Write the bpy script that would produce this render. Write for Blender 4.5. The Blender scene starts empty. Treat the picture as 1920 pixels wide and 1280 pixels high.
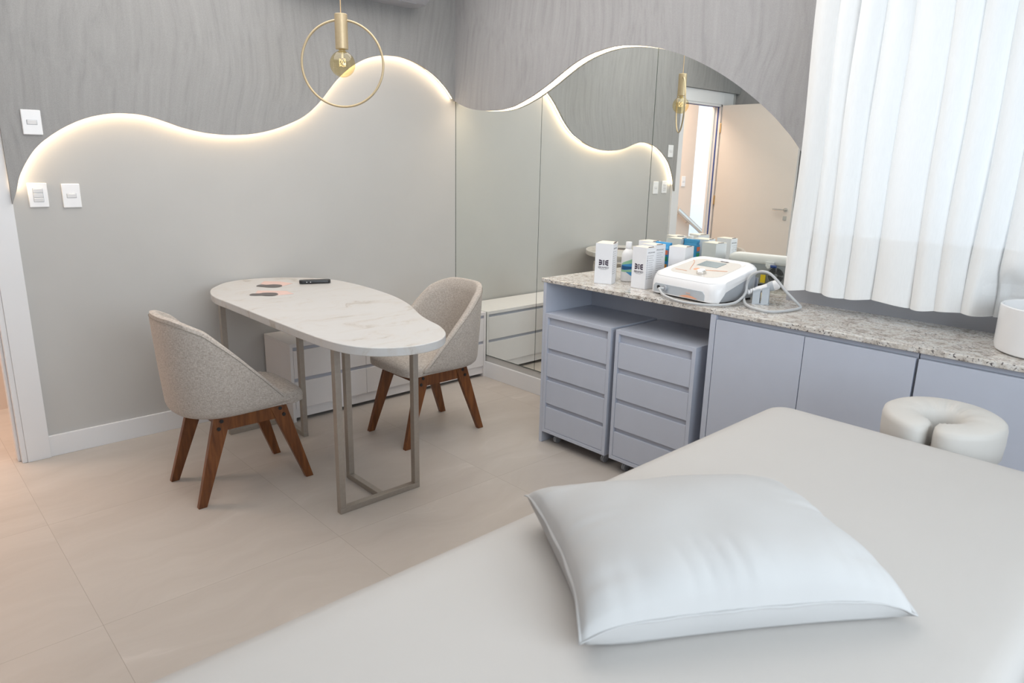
import bpy, math, random
from mathutils import Vector, Matrix, noise as mnoise
random.seed(7)
S = bpy.context.scene
C = S.collection
PI = math.pi

# ---------------------------------------------------------------- camera
cam_d = bpy.data.cameras.new('camera'); cam = bpy.data.objects.new('camera', cam_d); C.objects.link(cam)
CR = Vector((0.7332, -0.6797, 0.0206)); CU = Vector((0.1540, 0.1955, 0.9686)); CF = Vector((0.6623, 0.7070, -0.2476))
CF.normalize(); CR = (CR - CR.dot(CF) * CF).normalized(); CU = CR.cross(CF).normalized()
M = Matrix((CR, CU, -CF)).transposed().to_4x4(); M.translation = Vector((-3.118, -3.937, 1.475))
cam.matrix_world = M
cam_d.sensor_width = 36.0; cam_d.lens = 1311.53 / 1920 * 36.0; cam_d.clip_start = 0.02
cam_d.dof.use_dof = True; cam_d.dof.focus_distance = 3.4; cam_d.dof.aperture_fstop = 5.6
S.camera = cam

# ---------------------------------------------------------------- world, light, exposure
W = bpy.data.worlds.new('world'); S.world = W; W.use_nodes = True
bg = W.node_tree.nodes['Background']; bg.inputs[0].default_value = (0.80, 0.90, 1.0, 1); bg.inputs[1].default_value = 0.9
S.view_settings.view_transform = 'Standard'; S.view_settings.look = 'None'
S.view_settings.exposure = 0.50; S.view_settings.gamma = 1.0; S.view_settings.use_curve_mapping = False
S.cycles.use_denoising = True
S.cycles.max_bounces = 10; S.cycles.diffuse_bounces = 6; S.cycles.glossy_bounces = 5
S.cycles.transmission_bounces = 8; S.cycles.transparent_max_bounces = 12
S.cycles.sample_clamp_indirect = 6.0
S.cycles.caustics_reflective = True; S.cycles.caustics_refractive = False

def area(name, loc, direction, sx, sy, power, col, spread=PI):
    d = bpy.data.lights.new(name, 'AREA'); d.shape = 'RECTANGLE'; d.size = sx; d.size_y = sy
    d.energy = power; d.color = col; d.spread = spread
    o = bpy.data.objects.new(name, d); C.objects.link(o); o.location = loc
    o.rotation_euler = Vector(direction).to_track_quat('-Z', 'Y').to_euler()
    return o
COOL = (0.88, 0.94, 1.0); WARM = (1.0, 0.70, 0.46); NEUT = (1.0, 0.965, 0.93)
area('daylight_right', (0.30, -3.62, 1.77), (-1, 0, 0), 2.5, 1.4, 5.6, COOL)
area('daylight_front', (-2.35, -5.35, 1.65), (0, 1, 0), 2.1, 1.5, 56, COOL)
area('ceiling_glow', (-1.5, -1.45, 2.66), (0, 0, -1), 2.4, 2.6, 34, NEUT)
area('hall_lamp', (-3.0, 0.55, 2.5), (0, 0, -1), 1.6, 0.5, 36, (1.0, 0.74, 0.58))
area('hall_skylight', (-4.7, 1.9, 2.55), (0.0, 0, -1), 1.4, 1.2, 48, (0.82, 0.88, 1.0))

# ---------------------------------------------------------------- materials
def mat(name, col, rough=0.5, metal=0.0, **kw):
    m = bpy.data.materials.new(name); m.use_nodes = True
    p = m.node_tree.nodes['Principled BSDF']
    p.inputs['Base Color'].default_value = (*col, 1); p.inputs['Roughness'].default_value = rough
    p.inputs['Metallic'].default_value = metal
    for k, v in kw.items(): p.inputs[k.replace('_', ' ')].default_value = v
    return m
def nt(m): return m.node_tree, m.node_tree.nodes, m.node_tree.links, m.node_tree.nodes['Principled BSDF']
def N(ns, t, **kw):
    n = ns.new(t)
    for k, v in kw.items():
        if k in n.inputs: n.inputs[k].default_value = v
        else: setattr(n, k, v)
    return n
def ramp(ns, stops):
    r = ns.new('ShaderNodeValToRGB'); e = r.color_ramp.elements
    while len(e) < len(stops): e.new(0.5)
    for i, (p, c) in enumerate(stops): e[i].position = p; e[i].color = (*c, 1) if len(c) == 3 else c
    return r
def noisy(name, col, amt=0.05, scale=30, rough=0.5, bump=0.0, bscale=200, bdist=0.001, metal=0.0, stretch=(1, 1, 1), **kw):
    """plain surface with a faint procedural variation and grain"""
    m = mat(name, col, rough, metal, **kw); t, ns, L, p = nt(m)
    tc = ns.new('ShaderNodeTexCoord'); mp = ns.new('ShaderNodeMapping'); mp.inputs['Scale'].default_value = stretch
    L.new(tc.outputs['Object'], mp.inputs['Vector'])
    n = N(ns, 'ShaderNodeTexNoise', Scale=scale, Detail=4.0); L.new(mp.outputs[0], n.inputs['Vector'])
    a = tuple(min(1, c * (1 - amt)) for c in col); b = tuple(min(1, c * (1 + amt)) for c in col)
    r = ramp(ns, [(0.3, a), (0.7, b)]); L.new(n.outputs['Fac'], r.inputs[0]); L.new(r.outputs[0], p.inputs['Base Color'])
    if bump:
        n2 = N(ns, 'ShaderNodeTexNoise', Scale=bscale, Detail=3.0); L.new(mp.outputs[0], n2.inputs['Vector'])
        b_ = N(ns, 'ShaderNodeBump', Strength=bump, Distance=bdist); L.new(n2.outputs['Fac'], b_.inputs['Height']); L.new(b_.outputs[0], p.inputs['Normal'])
    return m
def wallpaper(name, flip):
    m = mat(name, (.4, .4, .4), 0.62); g_ = 1.0 if not flip else 1.17; t, ns, L, p = nt(m)  # flip copy: same paper, colour lightened and cooled to offset weaker window light
    tc = ns.new('ShaderNodeTexCoord')
    big = N(ns, 'ShaderNodeTexNoise', Scale=1.1, Detail=1.5); L.new(tc.outputs['Object'], big.inputs['Vector'])
    mx = N(ns, 'ShaderNodeVectorMath', operation='MULTIPLY_ADD'); mx.inputs[1].default_value = (0.36, 0.36, 0.2)
    L.new(big.outputs['Color'], mx.inputs[0]); L.new(tc.outputs['Object'], mx.inputs[2])
    mp = ns.new('ShaderNodeMapping'); mp.inputs['Scale'].default_value = (40, 40, 1.4)
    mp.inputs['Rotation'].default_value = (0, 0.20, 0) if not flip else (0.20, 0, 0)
    L.new(mx.outputs[0], mp.inputs['Vector'])
    n = N(ns, 'ShaderNodeTexNoise', Scale=1.0, Detail=9.0, Roughness=0.55); L.new(mp.outputs[0], n.inputs['Vector'])
    fine = N(ns, 'ShaderNodeTexNoise', Scale=420.0, Detail=2.0); L.new(tc.outputs['Object'], fine.inputs['Vector'])
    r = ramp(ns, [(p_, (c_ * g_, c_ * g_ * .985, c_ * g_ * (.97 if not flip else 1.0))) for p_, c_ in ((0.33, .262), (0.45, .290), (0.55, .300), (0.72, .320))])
    L.new(n.outputs['Fac'], r.inputs[0])
    mix = N(ns, 'ShaderNodeMix', data_type='RGBA', blend_type='OVERLAY'); mix.inputs[0].default_value = 0.22
    L.new(r.outputs[0], mix.inputs[6]); L.new(fine.outputs['Fac'], mix.inputs[7]); L.new(mix.outputs[2], p.inputs['Base Color'])
    b = N(ns, 'ShaderNodeBump', Strength=0.35, Distance=0.002); L.new(n.outputs['Fac'], b.inputs['Height']); L.new(b.outputs[0], p.inputs['Normal'])
    return m
def tile_floor():
    m = mat('porcelain_tile', (.5, .45, .4), 0.42); t, ns, L, p = nt(m)
    tc = ns.new('ShaderNodeTexCoord'); sp = ns.new('ShaderNodeSeparateXYZ'); L.new(tc.outputs['Object'], sp.inputs[0])
    masks = []; cells = []
    for ax, off in (('X', 1.88), ('Y', 0.77)):
        a = N(ns, 'ShaderNodeMath', operation='ADD'); a.inputs[1].default_value = off + 85; L.new(sp.outputs[ax], a.inputs[0])
        d = N(ns, 'ShaderNodeMath', operation='DIVIDE'); d.inputs[1].default_value = 0.85; L.new(a.outputs[0], d.inputs[0])
        f = N(ns, 'ShaderNodeMath', operation='FRACT'); L.new(d.outputs[0], f.inputs[0])
        fl = N(ns, 'ShaderNodeMath', operation='FLOOR'); L.new(d.outputs[0], fl.inputs[0]); cells.append(fl)
        s = N(ns, 'ShaderNodeMath', operation='SUBTRACT'); s.inputs[1].default_value = 0.5; L.new(f.outputs[0], s.inputs[0])
        ab = N(ns, 'ShaderNodeMath', operation='ABSOLUTE'); L.new(s.outputs[0], ab.inputs[0])
        g = N(ns, 'ShaderNodeMath', operation='GREATER_THAN'); g.inputs[1].default_value = 0.4988; L.new(ab.outputs[0], g.inputs[0]); masks.append(g)
    mx = N(ns, 'ShaderNodeMath', operation='MAXIMUM'); L.new(masks[0].outputs[0], mx.inputs[0]); L.new(masks[1].outputs[0], mx.inputs[1])
    cc = ns.new('ShaderNodeCombineXYZ'); L.new(cells[0].outputs[0], cc.inputs[0]); L.new(cells[1].outputs[0], cc.inputs[1])
    wn = ns.new('ShaderNodeTexWhiteNoise'); L.new(cc.outputs[0], wn.inputs['Vector'])
    vm = N(ns, 'ShaderNodeVectorMath', operation='MULTIPLY_ADD'); vm.inputs[1].default_value = (7, 7, 7)
    L.new(wn.outputs['Color'], vm.inputs[0]); L.new(tc.outputs['Object'], vm.inputs[2])
    warp = N(ns, 'ShaderNodeTexNoise', Scale=2.2, Detail=3.0); L.new(vm.outputs[0], warp.inputs['Vector'])
    w2 = N(ns, 'ShaderNodeVectorMath', operation='MULTIPLY_ADD'); w2.inputs[1].default_value = (0.5, 0.5, 0.5)
    L.new(warp.outputs['Color'], w2.inputs[0]); L.new(vm.outputs[0], w2.inputs[2])
    mp = ns.new('ShaderNodeMapping'); mp.inputs['Scale'].default_value = (1.1, 6, 1); mp.inputs['Rotation'].default_value = (0, 0, 0.5)
    L.new(w2.outputs[0], mp.inputs['Vector'])
    n = N(ns, 'ShaderNodeTexNoise', Scale=1.0, Detail=8.0, Roughness=0.6); L.new(mp.outputs[0], n.inputs['Vector'])
    r = ramp(ns, [(0.3, (.43, .385, .345)), (0.5, (.465, .42, .38)), (0.62, (.485, .44, .40)), (0.70, (.53, .485, .445))]); L.new(n.outputs['Fac'], r.inputs[0])
    gr = N(ns, 'ShaderNodeMix', data_type='RGBA'); L.new(mx.outputs[0], gr.inputs[0]); L.new(r.outputs[0], gr.inputs[6]); gr.inputs[7].default_value = (.34, .30, .26, 1)
    L.new(gr.outputs[2], p.inputs['Base Color'])
    fb = N(ns, 'ShaderNodeTexNoise', Scale=260.0, Detail=3.0); L.new(tc.outputs['Object'], fb.inputs['Vector'])
    b = N(ns, 'ShaderNodeBump', Strength=0.12, Distance=0.001); L.new(fb.outputs['Fac'], b.inputs['Height']); L.new(b.outputs[0], p.inputs['Normal'])
    return m
def granite():
    m = mat('granite', (.6, .56, .5), 0.14); t, ns, L, p = nt(m)
    tc = ns.new('ShaderNodeTexCoord'); mp = ns.new('ShaderNodeMapping'); mp.inputs['Scale'].default_value = (1.0, 0.75, 1.0); L.new(tc.outputs['Object'], mp.inputs[0])
    n1 = N(ns, 'ShaderNodeTexNoise', Scale=45.0, Detail=5.0, Roughness=0.6); L.new(mp.outputs[0], n1.inputs['Vector'])
    r1 = ramp(ns, [(0.32, (.34, .30, .265)), (0.45, (.56, .515, .465)), (0.6, (.69, .67, .635)), (0.75, (.47, .47, .475))]); L.new(n1.outputs['Fac'], r1.inputs[0])
    n2 = N(ns, 'ShaderNodeTexNoise', Scale=150.0, Detail=4.0, Roughness=0.55); L.new(mp.outputs[0], n2.inputs['Vector'])
    r2 = ramp(ns, [(0.56, (0, 0, 0)), (0.61, (1, 1, 1))]); L.new(n2.outputs['Fac'], r2.inputs[0])
    n3 = N(ns, 'ShaderNodeTexNoise', Scale=14.0, Detail=2.0); L.new(mp.outputs[0], n3.inputs['Vector'])
    r3 = ramp(ns, [(0.38, (.35, .35, .35)), (0.6, (1, 1, 1))]); L.new(n3.outputs['Fac'], r3.inputs[0])
    mu = N(ns, 'ShaderNodeMath', operation='MULTIPLY'); L.new(r2.outputs[0], mu.inputs[0]); L.new(r3.outputs[0], mu.inputs[1])
    mx = N(ns, 'ShaderNodeMix', data_type='RGBA'); L.new(mu.outputs[0], mx.inputs[0]); L.new(r1.outputs[0], mx.inputs[6]); mx.inputs[7].default_value = (.075, .06, .06, 1)
    L.new(mx.outputs[2], p.inputs['Base Color'])
    return m
def marble():
    m = mat('white_marble', (.8, .78, .75), 0.3); t, ns, L, p = nt(m)
    tc = ns.new('ShaderNodeTexCoord')
    w = N(ns, 'ShaderNodeTexNoise', Scale=3.0, Detail=5.0); L.new(tc.outputs['Object'], w.inputs['Vector'])
    v = N(ns, 'ShaderNodeVectorMath', operation='MULTIPLY_ADD'); v.inputs[1].default_value = (.55, .55, .2); L.new(w.outputs['Color'], v.inputs[0]); L.new(tc.outputs['Object'], v.inputs[2])
    mp = ns.new('ShaderNodeMapping'); mp.inputs['Rotation'].default_value = (0, 0, 0.8); mp.inputs['Scale'].default_value = (3.6, 15, 5); L.new(v.outputs[0], mp.inputs[0])
    n = N(ns, 'ShaderNodeTexNoise', Scale=1.0, Detail=8.0, Roughness=0.65); L.new(mp.outputs[0], n.inputs['Vector'])
    r = ramp(ns, [(0.32, (.40, .365, .33)), (0.41, (.53, .505, .48)), (0.48, (.545, .535, .525)), (0.72, (.565, .557, .55))]); L.new(n.outputs['Fac'], r.inputs[0])
    L.new(r.outputs[0], p.inputs['Base Color']); return m
def linen():
    m = mat('linen_fabric', (.4, .37, .33), 0.85); t, ns, L, p = nt(m)
    p.inputs['Sheen Weight'].default_value = 0.15
    tc = ns.new('ShaderNodeTexCoord'); outs = []
    for sc in ((700, 700, 90), (90, 90, 700)):
        mp = ns.new('ShaderNodeMapping'); mp.inputs['Scale'].default_value = sc; L.new(tc.outputs['Object'], mp.inputs[0])
        n = N(ns, 'ShaderNodeTexNoise', Scale=1.0, Detail=2.0); L.new(mp.outputs[0], n.inputs['Vector']); outs.append(n)
    a = N(ns, 'ShaderNodeMath', operation='ADD'); L.new(outs[0].outputs['Fac'], a.inputs[0]); L.new(outs[1].outputs['Fac'], a.inputs[1])
    r = ramp(ns, [(0.78, (.31, .27, .235)), (1.0, (.42, .375, .335)), (1.22, (.53, .485, .44))])
    h = N(ns, 'ShaderNodeMath', operation='MULTIPLY'); h.inputs[1].default_value = 0.5; L.new(a.outputs[0], h.inputs[0])
    r.color_ramp.elements[0].position = .39; r.color_ramp.elements[1].position = .5; r.color_ramp.elements[2].position = .61
    L.new(h.outputs[0], r.inputs[0]); L.new(r.outputs[0], p.inputs['Base Color'])
    b = N(ns, 'ShaderNodeBump', Strength=0.3, Distance=0.001); L.new(h.outputs[0], b.inputs['Height']); L.new(b.outputs[0], p.inputs['Normal'])
    return m
def wood():
    m = mat('stained_wood', (.2, .07, .02), 0.38); t, ns, L, p = nt(m)
    tc = ns.new('ShaderNodeTexCoord'); mp = ns.new('ShaderNodeMapping'); mp.inputs['Scale'].default_value = (60, 60, 6); L.new(tc.outputs['Object'], mp.inputs[0])
    n = N(ns, 'ShaderNodeTexNoise', Scale=1.0, Detail=5.0); L.new(mp.outputs[0], n.inputs['Vector'])
    r = ramp(ns, [(0.3, (.095, .028, .006)), (0.5, (.155, .05, .012)), (0.72, (.22, .078, .02))]); L.new(n.outputs['Fac'], r.inputs[0]); L.new(r.outputs[0], p.inputs['Base Color'])
    return m
def emis(name, col, st):
    m = bpy.data.materials.new(name); m.use_nodes = True; ns = m.node_tree.nodes; ns.clear()
    e = ns.new('ShaderNodeEmission'); e.inputs[0].default_value = (*col, 1); e.inputs[1].default_value = st
    o = ns.new('ShaderNodeOutputMaterial'); m.node_tree.links.new(e.outputs[0], o.inputs[0]); return m
def sheer(name, tr, transp):
    m = bpy.data.materials.new(name); m.use_nodes = True; ns = m.node_tree.nodes; L = m.node_tree.links; ns.clear()
    tc = ns.new('ShaderNodeTexCoord'); mp = ns.new('ShaderNodeMapping'); mp.inputs['Scale'].default_value = (300, 300, 25); L.new(tc.outputs['Object'], mp.inputs[0])
    n = N(ns, 'ShaderNodeTexNoise', Scale=1.0, Detail=2.0); L.new(mp.outputs[0], n.inputs['Vector'])
    r = ramp(ns, [(0.3, (.92, .92, .915)), (0.7, (.95, .95, .945))]); L.new(n.outputs['Fac'], r.inputs[0])
    d = ns.new('ShaderNodeBsdfDiffuse'); tl = ns.new('ShaderNodeBsdfTranslucent'); tp = ns.new('ShaderNodeBsdfTransparent')
    L.new(r.outputs[0], d.inputs[0]); L.new(r.outputs[0], tl.inputs[0])
    m1 = ns.new('ShaderNodeMixShader'); m1.inputs[0].default_value = tr; L.new(d.outputs[0], m1.inputs[1]); L.new(tl.outputs[0], m1.inputs[2])
    m2 = ns.new('ShaderNodeMixShader'); m2.inputs[0].default_value = transp; L.new(m1.outputs[0], m2.inputs[1]); L.new(tp.outputs[0], m2.inputs[2])
    o = ns.new('ShaderNodeOutputMaterial'); L.new(m2.outputs[0], o.inputs[0]); return m
def glassy(name, col, rough=0.0, ior=1.45, alpha=None):
    """thin clear glass: mostly see-through with a fresnel reflection"""
    m = bpy.data.materials.new(name); m.use_nodes = True; ns = m.node_tree.nodes; L = m.node_tree.links; ns.clear()
    f = N(ns, 'ShaderNodeFresnel', IOR=ior + (.25 if alpha else 0)); g = ns.new('ShaderNodeBsdfGlossy'); g.inputs['Roughness'].default_value = rough
    tp = ns.new('ShaderNodeBsdfTransparent'); tp.inputs[0].default_value = (*col, 1)
    ge = ns.new('ShaderNodeNewGeometry'); iv = N(ns, 'ShaderNodeMath', operation='SUBTRACT'); iv.inputs[0].default_value = 1.0; L.new(ge.outputs['Backfacing'], iv.inputs[1])
    mu = N(ns, 'ShaderNodeMath', operation='MULTIPLY'); L.new(f.outputs[0], mu.inputs[0]); L.new(iv.outputs[0], mu.inputs[1])
    mx = ns.new('ShaderNodeMixShader'); L.new(mu.outputs[0], mx.inputs[0]); L.new(tp.outputs[0], mx.inputs[1]); L.new(g.outputs[0], mx.inputs[2])
    o = ns.new('ShaderNodeOutputMaterial'); L.new(mx.outputs[0], o.inputs[0]); return m

mPaper = wallpaper('wavy_wallpaper', False); mPaper2 = wallpaper('wavy_wallpaper_side_lightened', True)
mPaint = noisy('wall_paint', (.465, .458, .445), 0.015, 4, 0.6, 0.15, 300)
mCeil = noisy('ceiling_paint', (.80, .80, .78), 0.01, 3, 0.8)
mTrim = noisy('white_lacquer', (.72, .725, .74), 0.01, 5, 0.35)
mFloor = tile_floor()
mPeach = noisy('peach_paint', (.74, .62, .53), 0.015, 4, 0.6)
mHallW = noisy('hall_paint', (.80, .82, .86), 0.01, 4, 0.6)
mMirror = noisy('mirror_glass', (.92, .945, .91), 0.003, 3, 0.0, metal=1.0)
mMirEdge = noisy('mirror_edge', (.05, .07, .06), 0.1, 30, 0.2)
mLED = emis('warm_led', (1.0, 0.76, 0.50), 13.0)
mCab = noisy('lavender_grey_laminate', (.49, .52, .60), 0.012, 12, 0.42)
mCabIn = noisy('grey_laminate_inside', (.44, .46, .52), 0.012, 12, 0.5)
mCabLow = noisy('pale_grey_laminate', (.74, .725, .73), 0.012, 12, 0.42)
mGroove = noisy('drawer_groove', (.43, .45, .515), 0.02, 12, 0.4)
mDark = noisy('dark_gap', (.03, .03, .035), 0.1, 40, 0.6)
mGran = granite(); mMarb = marble(); mLinen = linen(); mWood = wood()
mSteel = noisy('champagne_metal', (.40, .36, .315), 0.04, 60, 0.38, metal=0.6)
mGold = noisy('brushed_gold', (.52, .42, .27), 0.04, 90, 0.42, metal=0.6)
mChrome = noisy('chrome', (.75, .74, .72), 0.02, 60, 0.18, metal=1.0)
mAmber = glassy('amber_glass', (.96, .88, .66), 0.01, 1.5, 1)
mClear = glassy('clear_glass', (.93, .95, .96), 0.0, 1.45)
mFil = emis('filament', (1.0, .75, .42), 1.3)
mPlast = noisy('white_plastic', (.80, .80, .81), 0.01, 30, 0.32)
mPlastG = noisy('grey_plastic', (.36, .38, .41), 0.03, 40, 0.4)
mPlastM = noisy('mid_grey_plastic', (.46, .50, .54), 0.03, 40, 0.4)
mBlack = noisy('black_plastic', (.015, .015, .017), 0.1, 60, 0.35)
mCard = noisy('white_carton', (.78, .79, .82), 0.01, 30, 0.5)
mCardIn = noisy('raw_carton', (.82, .76, .67), 0.04, 60, 0.7)
mInk = noisy('ink', (.035, .02, .045), 0.1, 40, 0.5); mInkG = noisy('grey_ink', (.28, .28, .30), 0.1, 40, 0.5); mInkO = noisy('orange_ink', (.80, .40, .25), 0.03, 40, 0.5)
mBlueDk = noisy('navy_print', (.012, .09, .24), 0.05, 40, 0.4); mBlue = noisy('blue_print', (.06, .30, .62), 0.05, 40, 0.4); mGreenP = noisy('green_print', (.30, .56, .36), 0.05, 40, 0.4)
mBluePk = noisy('blue_pouch', (.04, .30, .60), 0.05, 40, 0.35); mOrange = noisy('orange_print', (.80, .33, .05), 0.05, 40, 0.5); mGreenD = noisy('green_icon', (.03, .32, .12), 0.05, 40, 0.5); mRedP = noisy('red_icon', (.75, .20, .10), 0.05, 40, 0.5)
mPink = noisy('pink_paper', (.62, .45, .41), 0.04, 50, 0.6); mCharc = noisy('charcoal_print', (.10, .09, .09), 0.08, 50, 0.5)
mBed = noisy('cream_upholstery', (.485, .462, .44), 0.008, 6, 0.5, 0.06, 500)
mCotton = noisy('white_cotton', (.485, .48, .475), 0.01, 8, 0.8, 0.12, 700)
mCream = noisy('cream_cover', (.57, .545, .51), 0.015, 12, 0.6)
mCer = noisy('white_ceramic', (.82, .82, .825), 0.005, 5, 0.25)
mAC = noisy('ac_plastic', (.42, .42, .45), 0.01, 10, 0.5)
mScreen = noisy('lcd', (.10, .16, .19), 0.05, 30, 0.2); mFace = noisy('device_face', (.60, .57, .535), 0.02, 30, 0.35)
mYellow = noisy('yellow_label', (.85, .62, .02), 0.03, 40, 0.5); mNavyP = noisy('navy_plastic', (.01, .05, .25), 0.05, 40, 0.4)
mSeal = noisy('blue_seal', (.02, .06, .26), 0.05, 40, 0.5)
mTape = noisy('translucent_cable', (.48, .49, .50), 0.02, 40, 0.35)
mSheer = sheer('sheer_linen', 0.23, 0.05); mSheer2 = sheer('sheer_hem', 0.3, 0.0)

# ---------------------------------------------------------------- mesh builder
class MB:
    def __init__(s): s.v = []; s.f = []; s.m = []
    def add(s, vs, fs, mi=0, T=None):
        b = len(s.v); s.v += [(T @ Vector(v)) if T else Vector(v) for v in vs]
        s.f += [tuple(b + i for i in f) for f in fs]; s.m += [mi] * len(fs); return s
    def box(s, a, b, mi=0, T=None):
        x0, y0, z0 = (min(a[i], b[i]) for i in range(3)); x1, y1, z1 = (max(a[i], b[i]) for i in range(3))
        v = [(x0, y0, z0), (x1, y0, z0), (x1, y1, z0), (x0, y1, z0), (x0, y0, z1), (x1, y0, z1), (x1, y1, z1), (x0, y1, z1)]
        return s.add(v, [(0, 3, 2, 1), (4, 5, 6, 7), (0, 1, 5, 4), (1, 2, 6, 5), (2, 3, 7, 6), (3, 0, 4, 7)], mi, T)
    def rings(s, rs, mi=0, cap=True, T=None, closed=False):
        n = len(rs[0]); vs = [p for r in rs for p in r]; fs = []
        K = len(rs)
        for k in range(K if closed else K - 1):
            k2 = (k + 1) % K
            for i in range(n): j = (i + 1) % n; fs.append((k * n + i, k * n + j, k2 * n + j, k2 * n + i))
        if cap and not closed: fs.append(tuple(range(n - 1, -1, -1))); fs.append(tuple((K - 1) * n + i for i in range(n)))
        return s.add(vs, fs, mi, T)
    def lathe(s, prof, c=(0, 0, 0), n=32, mi=0, cap=True, T=None):
        return s.rings([[(c[0] + r * math.cos(2 * PI * i / n), c[1] + r * math.sin(2 * PI * i / n), c[2] + z) for i in range(n)] for r, z in prof], mi, cap, T)
    def prism(s, pts, ax, a, b, mi=0, T=None):
        """polygon of 2D points extruded along axis ax from a to b"""
        def P(p, h): return (h, p[0], p[1]) if ax == 'x' else (p[0], h, p[1]) if ax == 'y' else (p[0], p[1], h)
        return s.rings([[P(p, a) for p in pts], [P(p, b) for p in pts]], mi, True, T)
    def tube(s, pts, r, n=10, mi=0, closed=False, T=None, cap=True):
        pts = [Vector(p) for p in pts]; K = len(pts); rs = []; up = Vector((0, 0, 1))
        for k in range(K):
            t = (pts[(k + 1) % K] - pts[k - 1]) if closed else (pts[min(k + 1, K - 1)] - pts[max(k - 1, 0)])
            t.normalize(); a = up - up.dot(t) * t
            if a.length < 0.05: a = Vector((1, 0, 0)) - t.x * t
            a.normalize(); up = a; b = t.cross(a); rr = r[k] if isinstance(r, (list, tuple)) else r
            rs.append([pts[k] + rr * (math.cos(2 * PI * i / n) * a + math.sin(2 * PI * i / n) * b) for i in range(n)])
        return s.rings(rs, mi, cap, T, closed)
    def bar(s, p, q, w, d, mi=0):
        p, q = Vector(p), Vector(q); t = (q - p).normalized(); ref = Vector((0, 1, 0)) if abs(t.y) < 0.9 else Vector((0, 0, 1))
        a = ref.cross(t).normalized(); b = t.cross(a)
        return s.rings([[c + a * (w / 2 * i) + b * (d / 2 * j) for i, j in ((-1, -1), (1, -1), (1, 1), (-1, 1))] for c in (p, q)], mi)
    def build(s, name, mats, parent=None, smooth=False, bevel=0, sub=0, seg=2, world=True, angle=35):
        me = bpy.data.meshes.new(name)
        off = Vector((0, 0, 0))
        if parent is not None and world:
            p = parent
            while p is not None: off += p.location; p = p.parent
        me.from_pydata([v - off for v in s.v], [], s.f)
        for m in (mats if isinstance(mats, (list, tuple)) else [mats]): me.materials.append(m)
        me.polygons.foreach_set('material_index', s.m); me.validate(); me.update()
        import bmesh
        bm = bmesh.new(); bm.from_mesh(me); bmesh.ops.recalc_face_normals(bm, faces=bm.faces); bm.to_mesh(me); bm.free()
        o = bpy.data.objects.new(name, me); C.objects.link(o)
        if parent is not None: o.parent = parent
        if bevel:
            b = o.modifiers.new('bevel', 'BEVEL'); b.width = bevel; b.segments = seg; b.limit_method = 'ANGLE'; b.angle_limit = math.radians(40)
        if sub:
            u = o.modifiers.new('subdivision', 'SUBSURF'); u.levels = sub; u.render_levels = sub
        if smooth:
            me.polygons.foreach_set('use_smooth', [True] * len(me.polygons))
            try: me.set_sharp_from_angle(angle=math.radians(angle))
            except Exception: pass
        return o
def tag(o, label=None, cat=None, group=None, kind=None):
    if label: o['label'] = label
    if cat: o['category'] = cat
    if group: o['group'] = group
    if kind: o['kind'] = kind
    return o
def thing(name, label, cat, loc=(0, 0, 0), group=None, rot=0.0):
    o = bpy.data.objects.new(name, None); C.objects.link(o); o.location = loc; o.rotation_euler = (0, 0, rot); o.empty_display_size = 0.1
    return tag(o, label, cat, group)
def struct(name, loc=(0, 0, 0)):
    o = bpy.data.objects.new(name, None); C.objects.link(o); o.location = loc; return tag(o, kind='structure')
def children(o): return [c for c in bpy.data.objects if c.parent == o]
def copy_tree(o, parent=None):
    c = o.copy(); C.objects.link(c)
    if parent is not None: c.parent = parent
    for ch in children(o): copy_tree(ch, c)
    return c
def TR(loc, rz=0.0, rx=0.0, ry=0.0):
    return Matrix.Translation(Vector(loc)) @ Matrix.Rotation(rz, 4, 'Z') @ Matrix.Rotation(ry, 4, 'Y') @ Matrix.Rotation(rx, 4, 'X')
def catmull(P, n=6, closed=False):
    out = []; K = len(P)
    for i in range(K if closed else K - 1):
        g = lambda j: Vector(P[j % K]) if closed else Vector(P[max(0, min(K - 1, j))])
        a, b, c, d = g(i - 1), g(i), g(i + 1), g(i + 2)
        for k in range(n):
            t = k / n; out.append(0.5 * ((2 * b) + (c - a) * t + (2 * a - 5 * b + 4 * c - d) * t * t + (3 * b - a - 3 * c + d) * t ** 3))
    if not closed: out.append(Vector(P[-1]))
    return out
def text(body, name, m, parent, size, mtx, align='CENTER', ext=0.0003, xs=1.0, bold=0.0):
    """flat lettering in the plane given by matrix mtx (x right, y up), turned into a mesh"""
    cu = bpy.data.curves.new(name, 'FONT'); cu.body = body; cu.size = size; cu.align_x = align; cu.align_y = 'CENTER'; cu.extrude = ext; cu.offset = bold
    tmp = bpy.data.objects.new('tmp', cu); C.objects.link(tmp)
    dg = bpy.context.evaluated_depsgraph_get(); me = bpy.data.meshes.new_from_object(tmp.evaluated_get(dg)); bpy.data.objects.remove(tmp)
    off = Vector((0, 0, 0)); p = parent
    while p is not None: off += p.location; p = p.parent
    me.transform(Matrix.Translation(-off) @ mtx @ Matrix.Diagonal((xs, 1, 1, 1)))
    me.materials.clear(); me.materials.append(m); me.name = name
    o = bpy.data.objects.new(name, me); C.objects.link(o); o.parent = parent; return o
def frame_mtx(o, xdir, ydir):
    x = Vector(xdir).normalized(); y = Vector(ydir).normalized(); z = x.cross(y); m = Matrix((x, y, z)).transposed().to_4x4(); m.translation = Vector(o); return m

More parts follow.
